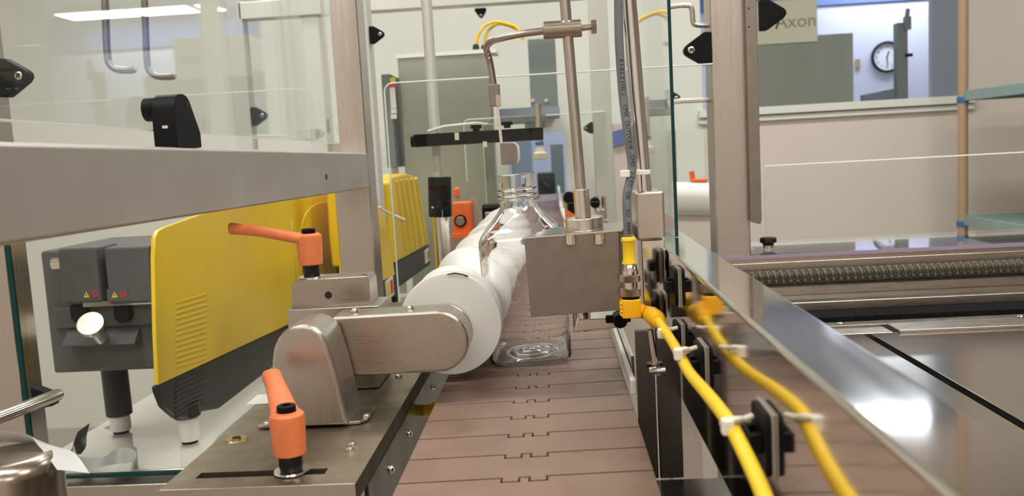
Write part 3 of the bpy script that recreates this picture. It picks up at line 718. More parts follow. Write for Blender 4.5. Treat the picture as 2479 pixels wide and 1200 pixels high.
# right guard post
RX = .2215
t = thing('guard_post', 'brushed steel square guard post right of the chain with an angle strip on its side', 'guard post', (RX+.025, GY+.025, -.9))
MB().prism(rrect(.0475, .05, .003, 3, RX+.0237, GY+.025), 'z', -.9, 1.2).build('tube', 'steel', t, smooth=30)
zf = YY(1825, 540, GY-.01).z; xf0, xf1 = YY(1806, 300, GY-.01).x, YY(1838, 300, GY-.01).x
mb = MB(); mb.prism([(xf0+.003, zf+.002), (xf1-.002, zf-.002), (xf1, zf+.004), (xf1, 1.2), (xf0+.003, 1.2)], 'y', GY-.012, GY-.008); mb.box((xf0+.0025, GY-.012, zf+.004), (xf0+.004, GY+.03, 1.2)); mb.build('angle_strip', 'sheet', t, bevel=.0006)
mb = MB()
for py in (20, 65): 
    c = YY(1813, py, GY-.0125); mb.cyl((c.x, GY-.0128, c.z), (c.x, GY-.011, c.z), .0012, n=12)
mb.build('rivet', 'ink', t)
# glass corner clips : local model, mounting face on x=0, nose pointing -x, face to -y
gc_ = thing('glass_clip', None, 'glass clip', group='black glass clips on the guard posts')
prof = [(0, .022), (-.010, .022), (-.034, .006), (-.0375, .001), (-.0375, -.004), (-.034, -.008), (-.012, -.022), (0, -.022)]
MB().prism(prof, 'y', -.008, .008).build('body', 'black', gc_, bevel=.002, world=False)
mb = MB(); screw(mb, TR((-.028, -.0085, -.001), (PI/2, 0, 0)), .0048, .0014); mb.build('screw', 'chrome', gc_, world=False)
mb = MB(); mb.box((-.0033, -.0004, -.0008), (.0033, .0004, .0008), 0, TR((-.028, -.0101, -.001), (0, PI/4, 0))); mb.box((-.0008, -.0004, -.0033), (.0008, .0004, .0033), 0, TR((-.028, -.0101, -.001), (0, PI/4, 0))); mb.build('screw_cross', 'ink', gc_, world=False)
CL = [(1712, 118, GY+.0, 0, 'with a bright cross-head screw, left side of the right post', 1), (1838, 38, GY-.012, 1, 'pointing right from the angle strip at the top', .92),
      (0, 190, 1.0, 1, 'with a cross-head screw at the left picture edge', 1),
      (600, 283, 2.56, 1, 'behind the left glass, on the middle far post', 1.25), (782, 305, 2.57, 1, 'behind the left glass, beside the near guard post', .9),
      (906.5, 85, 1.812, 1, 'pointing right beside the left guard post', .8),
      (1483, 283, 2.71, 0, 'upper of two behind the upright rod', .85), (1436, 309, 2.36, 0, 'lower of two behind the upright rod', .7),
      (1610, 240, 2.115, 1, 'seen behind the green-edged glass', 1)]
for i, (px, py, y, rz, nm, s) in enumerate(CL):
    o = gc_ if i == 0 else gc_.copy()
    if i: COL.objects.link(o)
    p = YY(px, py, y)
    snap = {0: RX, 3: YY(580, 200, 2.55).x+.024, 4: YY(762, 200, 2.56).x+.024, 5: YY(908, 300, 1.8).x, 7: YY(1436, 300, 2.35).x, 8: YY(1612, 300, 2.1).x, 6: YY(1482, 300, 2.7).x}
    if i in snap: p.x = snap[i]
    o.location = p; o.scale = (s, s, s)
    if rz: o.rotation_euler = (0, PI, 0)
    o['label'] = 'black pointed glass clip '+nm
    if i:
        for k in kids(gc_):
            if i == 1 and not k.name.startswith('body'): continue
            dup(k, parent=o)
c = YY(1163, 20, 2.57)
o = dup(gc_, loc=c, rot=(0, -PI/2, 0), scale=(.75, .75, .75), label='black pointed glass clip hanging down from the far top beam')

# acrylic guard between the posts (with a rounded upper corner)
def acryl(name, label, x0, x1, z0, z1, y, r, mt='acrylic', cat='guard panel', edge='edge_pale', th=.004, notch=None, ew=.0016):
    t = thing(name, label, cat, ((x0+x1)/2, y, z0))
    n = 6; pts = [(x0, z0)]
    for k in range(n+1):
        a = math.radians(180-90*k/n); pts.append((x0+r+r*math.cos(a), z1-r+r*math.sin(a)))
    pts += [(x1, z1), (x1, z0)]
    if notch: pts += [(notch[1], z0), (notch[1], notch[2]), (notch[0], notch[2]), (notch[0], z0)]
    MB().prism(pts, 'y', y, y+th).build('sheet', mt, t, smooth=0)
    mb = MB(); run = [Vector((p[0], y+th/2, p[1])) for p in pts[:n+3]]
    mb.tube(run, ew, 6); mb.build('polished_edge', edge, t)
    return t
a, b = YY(945, 197, GY-.01), YY(930, 210, GY-.01); lo = YY(955, 740, GY-.01)
acryl('acrylic_guard', 'large clear acrylic guard with a rounded corner hanging across the chain between the posts', b.x, .2213, lo.z, YY(1300, 180, GY-.01).z, GY-.012, .012, notch=(-.16, .06, .118), ew=.0012)
a = YY(1122, 290, 2.348); zz = YY(1140, 560, 2.348).z
acryl('acrylic_guard', 'smaller clear acrylic guard with a rounded corner farther down the chain', a.x, YY(1438, 280, 2.35).x+.03, .12, YY(1300, 280, 2.348).z, 2.345, .014, ew=.0015)
a = YY(1170, 350, 2.69)
acryl('acrylic_guard', 'clear acrylic strip standing upright, farthest down the chain', a.x, a.x+.09, YY(1170, 495, 2.69).z, YY(1200, 300, 2.69).z, 2.695, .01, ew=.0014)
# green-edged pane on the mirrored rail
t = thing('guard_screen', 'upright glass panel with a dark green edge standing on the mirrored rail', 'glass panel', (.104, .9, RZ1))
ge = YY(1638, 560, .74)
MB().box((ge.x-.0013, .742, RZ1+.0005), (ge.x+.0013, 1.16, .8)).build('glass', 'glass', t, smooth=0)
MB().box((ge.x-.0013, .7395, RZ1+.0005), (ge.x+.0013, .742, .8)).build('green_edge', 'edge_green', t, smooth=0)
# right clear panel
zt = YY(1845, 403, GY-.02).z
t = thing('acrylic_guard', 'low clear acrylic guard with a bright top edge right of the right post', 'guard panel', (.8, GY-.02, .045))
MB().box((.285, GY-.022, .05), (1.15, GY-.018, zt)).build('sheet', 'acrylic', t, smooth=0)
MB().box((.285, GY-.0222, zt), (1.15, GY-.0178, zt+.0015)).build('polished_edge', 'edge_highlight', t, smooth=0)

# black collar rod with black bar
rx = YY(1062, 430, 1.30)
t = thing('adjusting_rod', 'tall steel rod with a black collar rising beside the timing screw', 'steel rod', (YY(1075, 620, 1.3).x, 1.3, 0))
a, b = YY(1074, 640, 1.3), YY(1028, -60, 1.3); d = (b-a).normalized()
MB().cyl(a-d*.05, b, .0082, n=24).build('rod', 'palesteel', t)
c0_, c1_ = YY(1066, 524, 1.3), YY(1064, 428, 1.3)
MB().cyl(c0_, c1_, .0175, n=40).build('collar', 'black', t, bevel=.0008)
c = YY(1047, 502, 1.283); MB().cyl((c.x, 1.284, c.z), (c.x, 1.29, c.z), .0018, n=12).build('set_screw', 'chrome', t)
MB().cyl(a-d*.05, c0_, .0125, n=24).build('sleeve', 'chrome', t)
t = thing('black_crossbar', 'flat black horizontal bar with two knobs on the tall rod behind the bottle', 'crossbar', YY(1155, 350, 1.27))
a, b = YY(1003, 356, 1.27), YY(1315, 338, 1.27); a2, b2 = YY(1003, 326, 1.27), YY(1315, 308, 1.27)
MB().prism([(a.x, a.z), (b.x, b.z), (b2.x, b2.z), (a2.x, a2.z)], 'y', 1.262, 1.288).build('bar', 'black', t, bevel=.001)
c = YY(1001, 342, 1.27); MB().cyl((c.x-.004, 1.275, c.z), (c.x+.002, 1.275, c.z), .0085).build('end_knob', 'black', t)
for px, py in ((1153, 316), (1228, 308)):
    c = YY(px, py, 1.275); mb = MB(); mb.cyl((c.x, 1.275, c.z-.001), (c.x, 1.275, c.z+.003), .005); mb.cyl((c.x, 1.275, c.z+.003), (c.x, 1.275, c.z+.008), .0085, n=12); mb.build('knob', 'black', t)
for px, py, h in ((1106, 330, .0105), (1174, 349, .008)):
    c = YY(px, py, 1.261); MB().box((c.x-.003, 1.2605, c.z-h/2), (c.x+.003, 1.2622, c.z+h/2)).build('slot', 'cream', t)
# nylon tie end on rod
t = tag(MB().tube([YY(1035, 318, 1.28), YY(1075, 306, 1.29), YY(1150, 298, 1.30), YY(1180, 300, 1.33)], [.0018, .0022, .0022, .0016], 8).build('long_cable_tie', 'tie'), 'long loose white nylon tie lying on top of the black crossbar', 'cable tie')

# ================================================================ LEFT SIDE BEHIND THE GUARD
# corner post at far left
px0 = YY(10, 600, 1.0)
t = thing('corner_post', 'steel corner post with dark glass edge at the left border of the picture', 'guard post', (px0.x-.025, 1.02, -.9))
MB().prism(rrect(.05, .045, .003, 3, px0.x-.025, 1.0225), 'z', -.9, 1.2).build('tube', 'steel', t, smooth=30)
MB().box((px0.x+.001, 1.0, -.18), (px0.x+.006, 1.004, .15)).build('glass_strip', 'edge_green', t, smooth=0)
# lower rail and glass
a, b = YY(150, 1150, 1.0), YY(430, 1150, 1.0)
zr = YY(300, 1166, 1.0).z
t = thing('lower_guard_rail', 'horizontal stainless rail under the lower left glass at the bottom', 'guard rail', ((px0.x+GX0)/2, 1.01, zr-.05))
MB().box((px0.x+.002, .99, zr-.05), (GX0-.002, 1.03, zr)).build('bar', 'steel_x', t, bevel=.002)
t = thing('guard_screen', 'lower left glass panel between corner post and guard post, below the beam', 'glass panel', ((px0.x+GX0)/2, 1.01, zr))
MB().box((px0.x+.008, 1.007, zr+.008), (GX0+.0, 1.013, .20)).build('glass', 'acrylic', t, smooth=0)
MB().box((px0.x+.008, 1.0065, zr+.004), (GX0+.0, 1.0135, zr+.008)).build('glass_edge', 'edge_green', t, smooth=0)

TZ = -.20
# white gloss table
t = thing('side_table', 'mirror-glossy pale table carrying the yellow labelling machine', 'table', (-.55, 1.8, -.9))
MB().box((-.74, 1.09, TZ-.03), (-.43, 2.5, TZ)).build('tabletop', 'table', t, bevel=.003)
for x in (-.70, -.46):
    for y in (1.13, 2.42): MB().box((x-.02, y-.02, -.9), (x+.02, y+.02, TZ-.031)).build('leg', 'steel', t)

# yellow machine
MX = -.535
def mx(px, py, x=MX): q = XX(px, py, x); return (q.y, q.z)
t = thing('labelling_machine', 'large yellow and charcoal machine with a grey twin-block head behind the lower left glass', 'labelling machine', (MX-.07, 1.4, TZ))
ypoly = [mx(*p) for p in ((384, 932), (378, 800), (374, 620), (376, 575), (384, 558), (400, 549), (818, 400), (835, 420), (838, 720))]
MB().prism(ypoly, 'x', MX-.006, MX).build('yellow_cover', 'yellow', t, bevel=.0015, seg=3)
gi = [mx(*p) for p in ((384, 925), (376, 612))]; ye = mx(830, 500)[0]
MB().box((MX-.13, 1.20, gi[0][1]+.01), (MX-.007, ye, gi[1][1])).build('inner_body', 'grey', t, bevel=.003)
bpoly = [mx(*p) for p in ((384.5, 933), (388, 950), (402, 985), (432, 1012), (470, 1015))]
e = mx(838, 722); lz = TZ+.022; bpoly += [(bpoly[-1][0]+.04, bpoly[-1][1]), (bpoly[-1][0]+.10, lz), (e[0], lz), (e[0], e[1])]
MB().prism(bpoly, 'x', MX-.012, MX-.002).build('charcoal_base', 'charcoal', t, bevel=.004)
mb = MB()   # slanted vent grooves on both
for k in range(24):
    pya = 735+k*13; col = 0 if pya < 930-0 else 1
    for px_a, px_b in ((425, 500),):
        a, b = mx(px_a, pya), mx(px_b, pya-22)
        if k < 13: mb.prism([(a[0], a[1]), (b[0], b[1]), (b[0], b[1]+.0022), (a[0], a[1]+.0022)], 'x', MX-.001, MX+.0012)
mb.build('cover_vent', 'yellow', t, bevel=.0005)
mb = MB()
for k in range(8):
    a, b = mx(428, 930+k*12), mx(500, 895+k*12)
    mb.prism([(a[0], a[1]), (b[0], b[1]), (b[0], b[1]+.0025), (a[0], a[1]+.0025)], 'x', MX-.003, MX-.0003)
mb.build('base_vent', 'charcoal', t, bevel=.0005)
# curved highlight on the yellow cover, imitated by a thin yellow tube
mb = MB(); mb.tube(curve([XX(727, 590, MX), XX(731, 545, MX), XX(742, 515, MX), XX(765, 495, MX), XX(800, 488, MX)], 6), .0022, 8); mb.build('highlight_arc', 'yellow', t)
# grey head
HD = 1.137
def hd(px, py, y=HD): return YY(px, py, y)
hb = hd(92, 610); h2 = hd(378, 892)
def hbox(px0, py0, px1, py1, ya, yb2, name, mt, bev=.002, yref=None):
    a, b = YY(px0, py0, yref or ya), YY(px1, py1, yref or ya)
    z0_, z1_ = min(a.z, b.z), max(a.z, b.z)
    return MB().box((min(a.x, b.x), ya, z0_), (max(a.x, b.x), yb2, z1_)).build(name, mt, t, bevel=bev)
hbox(96, 608, 384, 893, HD+.02, HD+.215, 'head_housing', 'grey', .004, HD+.02)
hbox(136, 602, 245, 732, HD-.012, HD+.05, 'clamp_block', 'grey', .004)
hbox(249, 600, 374, 732, HD-.012, HD+.05, 'clamp_block', 'grey', .004)
hbox(125, 746, 378, 785, HD+.012, HD+.03, 'lower_ledge', 'grey', .002)
hbox(200, 731, 380, 735, HD-.002, HD+.02, 'steel_strip', 'chrome', 0)
for px in (195, 300):
    a = hd(px, 735, HD+.01); MB().prism([(a.x-.011, a.z), (a.x+.011, a.z), (a.x+.011, a.z-.018), (a.x+.006, a.z-.025), (a.x-.006, a.z-.025), (a.x-.011, a.z-.018)], 'y', HD+.0, HD+.013).build('hook', 'black', t, bevel=.002)
a = [hd(165, 795, HD+.018), hd(338, 790, HD+.018), hd(325, 832, HD-.004), hd(148, 838, HD-.004)]
mb = MB(); v = [tuple(p) for p in a]+[(a[0].x, HD+.03, a[3].z-.01), (a[1].x, HD+.03, a[2].z-.01)]
mb.add(v, [(0, 1, 2, 3), (3, 2, 5, 4), (0, 3, 4), (1, 5, 2), (0, 4, 5, 1)]); mb.build('sloped_shelf', 'grey', t, bevel=.001)
a, b = hd(218, 782, HD-.035), hd(243, 815, HD-.003)
d = (b-a).normalized(); mb = MB(); mb.cyl(a, a+d*.007, .0175, n=48); mb.cyl(a+d*.006, b+d*.004, .0095, n=32); mb.build('steel_knob', 'steel', t, bevel=.001)
for px in (140, 372):
    a = hd(px, 640, HD-.004)
    MB().cyl((a.x-.013, HD+.008, a.z), (a.x+.008, HD+.008, a.z), .0085).build('hinge_pin', 'chrome', t)
for px in (190, 258):
    a = hd(px, 700, HD-.0122); b = hd(px+56, 726, HD-.0122)
    MB().box((a.x, HD-.0127, b.z), (b.x, HD-.012, a.z)).build('warning_sticker', 'grey', t); stk = [k for k in kids(t) if k.name.startswith('warning_sticker')][-1]
    c = hd(px+19, 713, HD-.013); q = .0042
    MB().prism([(c.x-q, c.z-q*.9), (c.x+q, c.z-q*.9), (c.x, c.z+q)], 'y', HD-.0131, HD-.0126).build('warning_triangle', 'labely', stk)
    MB().box((c.x-.0005, HD-.0134, c.z-.0018), (c.x+.0005, HD-.013, c.z+.0016)).build('exclamation_mark', 'ink', stk)
    c = hd(px+40, 712, HD-.013); mb = MB()
    ring = [Vector((c.x+.0038*math.cos(k*PI/10), HD-.0131, c.z+.0038*math.sin(k*PI/10))) for k in range(21)]
    mb.tube(ring, .0007, 6); mb.tube([Vector((c.x-.0027, HD-.0131, c.z+.0027)), Vector((c.x+.0027, HD-.0131, c.z-.0027))], .0006, 6); mb.build('prohibition_sign', 'labelr', stk)
# leg columns and white feet
for (px, pyt, pyw, pyf, y) in ((294, 880, 1003, 1046, 1.17), (460, 985, 1008, 1070, 1.13)):
    f0 = ZZ(px, pyf, TZ); y = f0.y; x = f0.x
    zt_ = YY(px-6, pyt, y).z; zw = YY(px, pyw, y).z
    MB().cyl((x, y, zw), (x-.001, y, max(zt_, zw+.02)+(.02 if px < 300 else 0)), .0190, n=32).build('leg', 'charcoal', t, bevel=.002)
    MB().cyl((x, y, TZ+.004), (x, y, zw), .0148, n=32).build('foot', 'white', t, bevel=.0015)
    MB().cyl((x, y, TZ+.0003), (x, y, TZ+.005), .0112, n=24).build('foot_pad', 'black', t)

# scraps on the table
def ribbon(pts, w, name, mt, label, cat, th=.0006):
    """a strip along the 3-D path, width vectors given per point"""
    pp = curve([p[0] for p in pts], 8); ww = curve([p[1] for p in pts], 8)
    rings = []
    for p, q in zip(pp, ww):
        q = q.normalized()*w/2; tt = Vector((0, 0, th))
        rings.append([tuple(p-q), tuple(p+q), tuple(p+q+tt), tuple(p-q+tt)])
    return tag(MB().loft(rings).build(name, mt, smooth=60), label, cat)
Zt = TZ+.004
def tz(px, py, h=.0): return ZZ(px, py, Zt+h)
ribbon([(tz(176, 1085, .012), Vector((0, .3, 1))), (tz(190, 1125, .008), Vector((0, .3, 1))), (tz(240, 1130, .006), Vector((0, .5, 1))), (tz(290, 1105, .01), Vector((0, .4, 1))), (tz(322, 1112, .012), Vector((.2, .4, 1))),
        (tz(318, 1138, .006), Vector((.1, .5, 1))), (tz(270, 1145, .004), Vector((0, .8, 1))), (tz(225, 1155, .004), Vector((0, .8, 1)))], .022, 'paper_strip', 'paper', 'curled grey paper strip lying twisted on the white table edge', 'paper strip')
ribbon([(tz(180, 1100, .0), Vector((1, .1, 0))), (tz(192, 1082, .015), Vector((1, .1, 0))), (tz(195, 1060, .035), Vector((.8, .1, .3))), (tz(203, 1035, .055), Vector((.3, .1, .2)))], .018, 'dark_ribbon_scrap', 'charcoal', 'dark crumpled ribbon scrap standing up beside the curled strip', 'ribbon scrap')
a = tz(262, 1030); tag(MB().prism([(a.x-.006, a.y), (a.x+.018, a.y-.006), (a.x+.022, a.y+.03), (a.x+.002, a.y+.034)], 'z', TZ+.0005, TZ+.002).build('brown_paper_scrap', 'cardboard'), 'small torn brown paper scrap behind the white machine foot', 'paper scrap')

# motor cap in the corner and its label
pc = YY(20, 1150, .62); r = .0385
t = thing('motor_cap', 'round polished steel cap with a knob in the lower left corner', 'steel cap', (pc.x, .62, pc.z-.08))
zt0 = YY(20, 1122, .60).z
mb = MB(); Mc = Matrix.Translation((pc.x, .62, zt0))
mb.lathe([(r, -.09), (r, -.012), (r-.002, -.006), (r-.007, -.001), (r-.012, 0), (.001, 0)], 48, 0, Mc); mb.build('dome', 'brownrod', t)
mb = MB(); mb.lathe([(.007, 0), (.007, .010), (.0095, .012), (.0095, .017), (.001, .018)], 32, 0, Matrix.Translation((pc.x-.007, .61, zt0))); mb.build('knob', 'chrome', t)
mb = MB(); mb.box((pc.x-.02, .60, -.9), (pc.x+.02, .64, zt0-.088)); mb.build('stand', 'steel', t)
pp = [YY(-40, 1075, .64), YY(30, 1076, .645), YY(90, 1085, .645), YY(140, 1108, .635), YY(180, 1160, .62)]
wv = [Vector((0, -.6, .5))]*3+[Vector((-.5, -.5, .3))]*2
w_ = ribbon([(p+Vector((0, .0, .006)), q) for p, q in zip(pp, wv)], .024, 'label_strip', 'paper', 'peeled grey label strip draped over the steel motor cap', 'label strip')

# handle rod with clip
a, b = YY(-120, 1055, .84), YY(146, 953, .97)
t = thing('pull_handle', 'ribbed round steel handle bar jutting in from the lower left edge', 'handle', b)
d = (b-a).normalized()
MB().tube([a, a.lerp(b, .5), b-d*.002, b], [.0068, .0068, .0068, .0058], 24).build('bar', 'chrome', t)
mb = MB()
for k in range(12):
    an = 2*PI*k/12; u = d.orthogonal().normalized(); w = d.cross(u); o3 = (u*math.cos(an)+w*math.sin(an))*.0066
    mb.tube([a+o3, b+o3-d*.004], .0006, 6)
mb.build('rib', 'chrome', t)
c = YY(110, 968, .985); MB().prism([(c.x-.018, c.z-.012), (c.x+.008, c.z-.008), (c.x+.014, c.z+.004), (c.x-.018, c.z+.018)], 'y', .985, 1.0).build('mount', 'black', t, bevel=.002)

# far posts and door pulls seen through the left glass
for px, y, nm in ((580, 2.55, 'middle far post, pale grey, seen through the left glass'), (762, 2.56, 'pale grey far post just left of the near guard post')):
    c = YY(px, 200, y)
    t = thing('guard_post', nm, 'guard post', (c.x, y, -.9), group='far guard posts')
    MB().prism(rrect(.048, .048, .003, 3, c.x, y+.024), 'z', -.9, CEIL-.1).build('tube', 'palesteel', t, smooth=30)
for px, y, nm, s in ((254, 1.5, 'nearer of the two bent steel door pulls behind the left glass', 0), (350, 1.62, 'farther of the two bent steel door pulls behind the left glass', 16)):
    pts = [YY(px-6, -80, y), YY(px, 0, y), YY(px+3, 80, y), YY(px+6, 130+s, y), YY(px+12, 155+s, y), YY(px+30, 168+s, y), YY(px+60, 170+s, y), YY(px+72, 168+s, y)]
    t = thing('door_pull', nm, 'door handle', YY(px+60, 170+s, y), group='bent door pulls')
    MB().tube(curve(pts, 6), .0063, 16).build('grip', 'sheet', t)
    a = YY(px+60, 170+s, y); MB().cyl(a, a+Vector((.012, 0, .001)), .0045, n=16).build('end_cap', 'steel', t)

# ================================================================ CENTRE BACKGROUND
# ribbed yellow machine right of the post
BXp = -.36
def bx(px, py): q = XX(px, py, BXp); return (q.y, q.z)
t = thing('ribbed_machine', 'yellow machine with ribbed cover and black base behind the guard post', 'labelling machine', (BXp-.06, 1.9, TZ))
yp = [bx(*p) for p in ((955, 640), (948, 560), (942, 440), (948, 426), (985, 419), (1003, 424), (1013, 445), (1041, 592))]
MB().prism(yp, 'x', BXp-.14, BXp).build('yellow_cover', 'yellow', t, bevel=.008, seg=3)
mb = MB()
for k in range(5):
    a, b = XX(958+k*12, 437-k*1.5, BXp), XX(982+k*12, 612-k*6, BXp)
    mb.tube([a, a.lerp(b, .5), b], [.0045, .005, .0045], 8)
mb.build('rib', 'yellow', t)
bp2 = [bx(*p) for p in ((955, 641), (1041, 593), (1043, 640), (960, 700))]
MB().prism(bp2, 'x', BXp-.13, BXp-.001).build('black_base', 'charcoal', t, bevel=.002)
c = XX(1034, 618, BXp); d = XX(1027, 600, BXp)
MB().box((BXp-.0008, c.y-.04, c.z-.018), (BXp+.0012, c.y+.04, c.z+.018)).build('warning_label', 'labelw', t)
MB().box((BXp+.0012, c.y-.03, c.z-.012), (BXp+.0016, c.y-.002, c.z+.012)).build('warning_sign', 'labely', t)
MB().box((BXp+.0012, c.y+.004, c.z-.012), (BXp+.0016, c.y+.03, c.z+.012)).build('stop_sign', 'labelr', t)
zb_ = min(p[1] for p in bp2)
for yy in (1.95, 2.25): MB().box((BXp-.115, yy, TZ+.001), (BXp-.075, yy+.04, zb_+.02)).build('foot', 'charcoal', t)
# second, nearer piece at its left foot
BX2 = -.305
def b2_(px, py): q = XX(px, py, BX2); return (q.y, q.z)
t = thing('yellow_side_cover', 'low curved yellow cover with a black warning-labelled base right beside the guard post', 'machine cover', (BX2, 1.5, TZ))
yp = [b2_(*p) for p in ((895, 700), (890, 460), (913, 470), (930, 520), (945, 580), (958, 668))]
MB().prism(yp, 'x', BX2-.05, BX2).build('cover', 'yellow', t, bevel=.005)
bp3 = [b2_(*p) for p in ((895, 701), (958, 669), (962, 715), (900, 745))]
MB().prism(bp3, 'x', BX2-.045, BX2-.001).build('base', 'charcoal', t, bevel=.002)
c = XX(943, 697, BX2); MB().box((BX2-.0008, c.y-.035, c.z-.017), (BX2+.001, c.y+.035, c.z+.017)).build('warning_label', 'labelw', t)
MB().box((BX2+.001, c.y-.028, c.z-.012), (BX2+.0014, c.y-.003, c.z+.012)).build('warning_sign', 'labely', t)
MB().box((BX2+.001, c.y+.004, c.z-.012), (BX2+.0014, c.y+.028, c.z+.012)).build('stop_sign', 'labelr', t)
zb3 = min(p[1] for p in bp3); MB().box((BX2-.045, 1.36, -.9), (BX2-.005, 1.44, zb3+.03)).build('stand', 'charcoal', t)
t = tag(MB().tube(curve([XX(918, 500, -.29), XX(935, 512, -.285), XX(960, 525, -.28), XX(978, 532, -.275)], 5), [.002]*10+[.0035]*6, 8).build('nylon_tie_tail', 'tie'), 'white nylon tie tail sticking out in front of the yellow covers', 'cable tie')

# background cabinets
def bgbox(name, label, cat, px0, py0, px1, py1, y, dep, mt, floor=None):
    a, b = YY(px0, py0, y), YY(px1, py1, y)
    t = thing(name, label, cat, ((a.x+b.x)/2, y, b.z))
    MB().box((a.x, y, b.z if floor is None else floor), (b.x, y+dep, a.z)).build('body', mt, t, bevel=.003)
    return t
t = bgbox('machine_cabinet', 'large green-grey metal machine cabinet behind the acrylic guards', 'cabinet', 962, 142, 1203, 500, 2.7, .1, 'cabinet', -.9)
a, b = YY(960, 142, 2.7), YY(1203, 132, 2.7); MB().box((a.x, 2.695, a.z), (b.x, 2.8, a.z+.012)).build('top_edge', 'white', t)
t = bgbox('grey_cabinet', 'tall slate-grey enclosure hanging right of the yellow cables', 'enclosure', 1277, 95, 1352, 268, 2.9, .25, 'cabinet2')
a, b = YY(1205, 264, 2.85), YY(1355, 280, 2.85); MB().box((a.x, 2.85, b.z), (b.x, 3.1, a.z)).build('bottom_bracket', 'bluegrey', t)
mb = MB()
for px in (1290, 1322):
    c = YY(px, 243, 2.895); mb.cyl((c.x, 2.893, c.z), (c.x, 2.9, c.z), .006, n=16)
mb.build('screw', 'chrome', t)
c = YY(1306, 300, 2.9); MB().cyl((c.x, 2.95, c.z-.04), (c.x, 2.95, YY(1306, 268, 2.9).z), .011, n=16).build('pipe', 'steel', t)
# box next to it on the back wall that carries the bracket
for o in (t,):
    a, b = YY(1352, 95, 2.9), YY(1352, 268, 2.9); MB().box((a.x-.08, 3.151, b.z), (a.x-.02, BY-.001, b.z+.05)).build('wall_arm', 'bluegrey', t)
t = bgbox('control_box', 'slate control box with a white notice on the left, behind the acrylic guard', 'control box', 922, 180, 960, 405, 2.65, .2, 'cabinet2')
a, b = YY(943, 205, 2.65), YY(960, 262, 2.65); MB().box((a.x, 2.647, b.z), (b.x, 2.65, a.z)).build('notice', 'labelw', t)
a, b = YY(945, 188, 2.65), YY(958, 200, 2.65); MB().box((a.x, 2.647, b.z), (b.x, 2.65, a.z)).build('yellow_sticker', 'labely', t)
a, b = YY(943, 205, 2.65), YY(960, 211, 2.65); MB().box((a.x, 2.6462, b.z), (b.x, 2.647, a.z)).build('red_heading', 'labelr', t)
for (py0, py1) in ((264, 274), (277, 287)):
    a, b = YY(946, py0, 2.65), YY(961, py1, 2.65); MB().box((a.x, 2.647, b.z), (b.x, 2.65, a.z)).build('small_notice', 'labelw', t)
a = YY(940, 405, 2.65); MB().box((a.x-.01, 2.75, -.9), (a.x+.01, 2.77, a.z)).build('stand', 'steel', t)
# far top beam
a, b = YY(880, 22, 2.55), YY(1500, 0, 2.55)
zb4 = YY(1150, 11, 2.55).z
t = thing('top_beam', 'pale steel guard beam crossing the top of the far frame', 'guard beam', (-.1, 2.575, zb4))
MB().box((YY(905, 20, 2.55).x-.4, 2.55, zb4), (.33, 2.6, zb4+.05)).build('tube', 'palesteel', t, bevel=.003)
# far posts
for (pxa, pxb, y, nm) in ((1436, 1482, 2.35, 'pale far guard post standing behind the slim upright rod'), (1572, 1612, 2.1, 'pale far guard post behind the green-edged glass')):
    a, b = YY(pxa, 300, y), YY(pxb, 300, y)
    t = thing('guard_post', nm, 'guard post', ((a.x+b.x)/2, y, -.9), group='far guard posts')
    MB().prism(rrect(b.x-a.x, .048, .003, 3, (a.x+b.x)/2, y+.024), 'z', -.9, CEIL-.1).build('tube', 'palesteel', t, smooth=30)
a, b = YY(888, 300, 1.8), YY(908, 300, 1.8)
t = thing('guard_post', 'pale narrow far guard post peeping out right of the near left post', 'guard post', ((a.x+b.x)/2, 1.8, -.9), group='far guard posts')
MB().box((b.x-.045, 1.8, -.9), (b.x, 1.845, CEIL-.1)).build('tube', 'palesteel', t, bevel=.003)
# yellow cables with black plugs
for i, (pts, nm) in enumerate((([(1152, 112), (1158, 85), (1175, 62), (1200, 53), (1228, 58), (1252, 68), (1262, 95)], 'left, taller loop'), ([(1172, 114), (1176, 90), (1184, 72), (1205, 58), (1232, 62), (1258, 76), (1268, 95)], 'right, lower loop'))):
    pc2 = [YY(px, py, 2.93+.015*i) for px, py in pts]
    t = thing('cable_loop', 'yellow cable arching over the machine cabinet, '+nm, 'cable', pc2[0], group='yellow cable loops')
    MB().tube(curve(pc2, 6), .005, 12).build('cable', 'cableyel', t)
    MB().cyl(pc2[0]-Vector((0, 0, .02)), pc2[0]+Vector((0, 0, .006)), .013, .009, n=16).build('plug', 'charcoal', t)
# capping chuck
c = YY(1307, 365, 2.2)
t = thing('capping_chuck', 'ivory stepped chuck with a blue ring hanging beyond the black crossbar', 'capping chuck', c)
mb = MB(); mb.lathe([(.012, -.022), (.018, -.021), (.019, -.018), (.019, -.006), (.013, -.003), (.009, .010), (.009, .014)], 32, 0, Matrix.Translation(c)); mb.build('chuck', 'cap', t)
MB().cyl(c+Vector((0, 0, .014)), c+Vector((0, 0, .022)), .0105, n=24).build('blue_ring', 'blueclip', t)
MB().cyl(c+Vector((0, 0, .022)), (c.x, c.y, YY(1307, 250, 2.2).z), .009, n=24).build('spindle', 'steel', t)
a, b = YY(1203, 280, 2.2), YY(1283, 305, 2.2)
MB().box((a.x, 2.2, YY(1240, 300, 2.2).z), (c.x+.02, 2.24, YY(1240, 281, 2.2).z)).build('carriage', 'cabinet2', t, bevel=.003)
MB().box((c.x-.015, 2.24, YY(1240, 300, 2.2).z), (c.x+.015, 2.7, YY(1240, 281, 2.2).z)).build('support_arm', 'cabinet2', t)
MB().box((c.x-.05, 2.7, YY(1240, 300, 2.2).z), (c.x+.015, 2.72, YY(1240, 281, 2.2).z)).build('arm_flange', 'cabinet2', t)
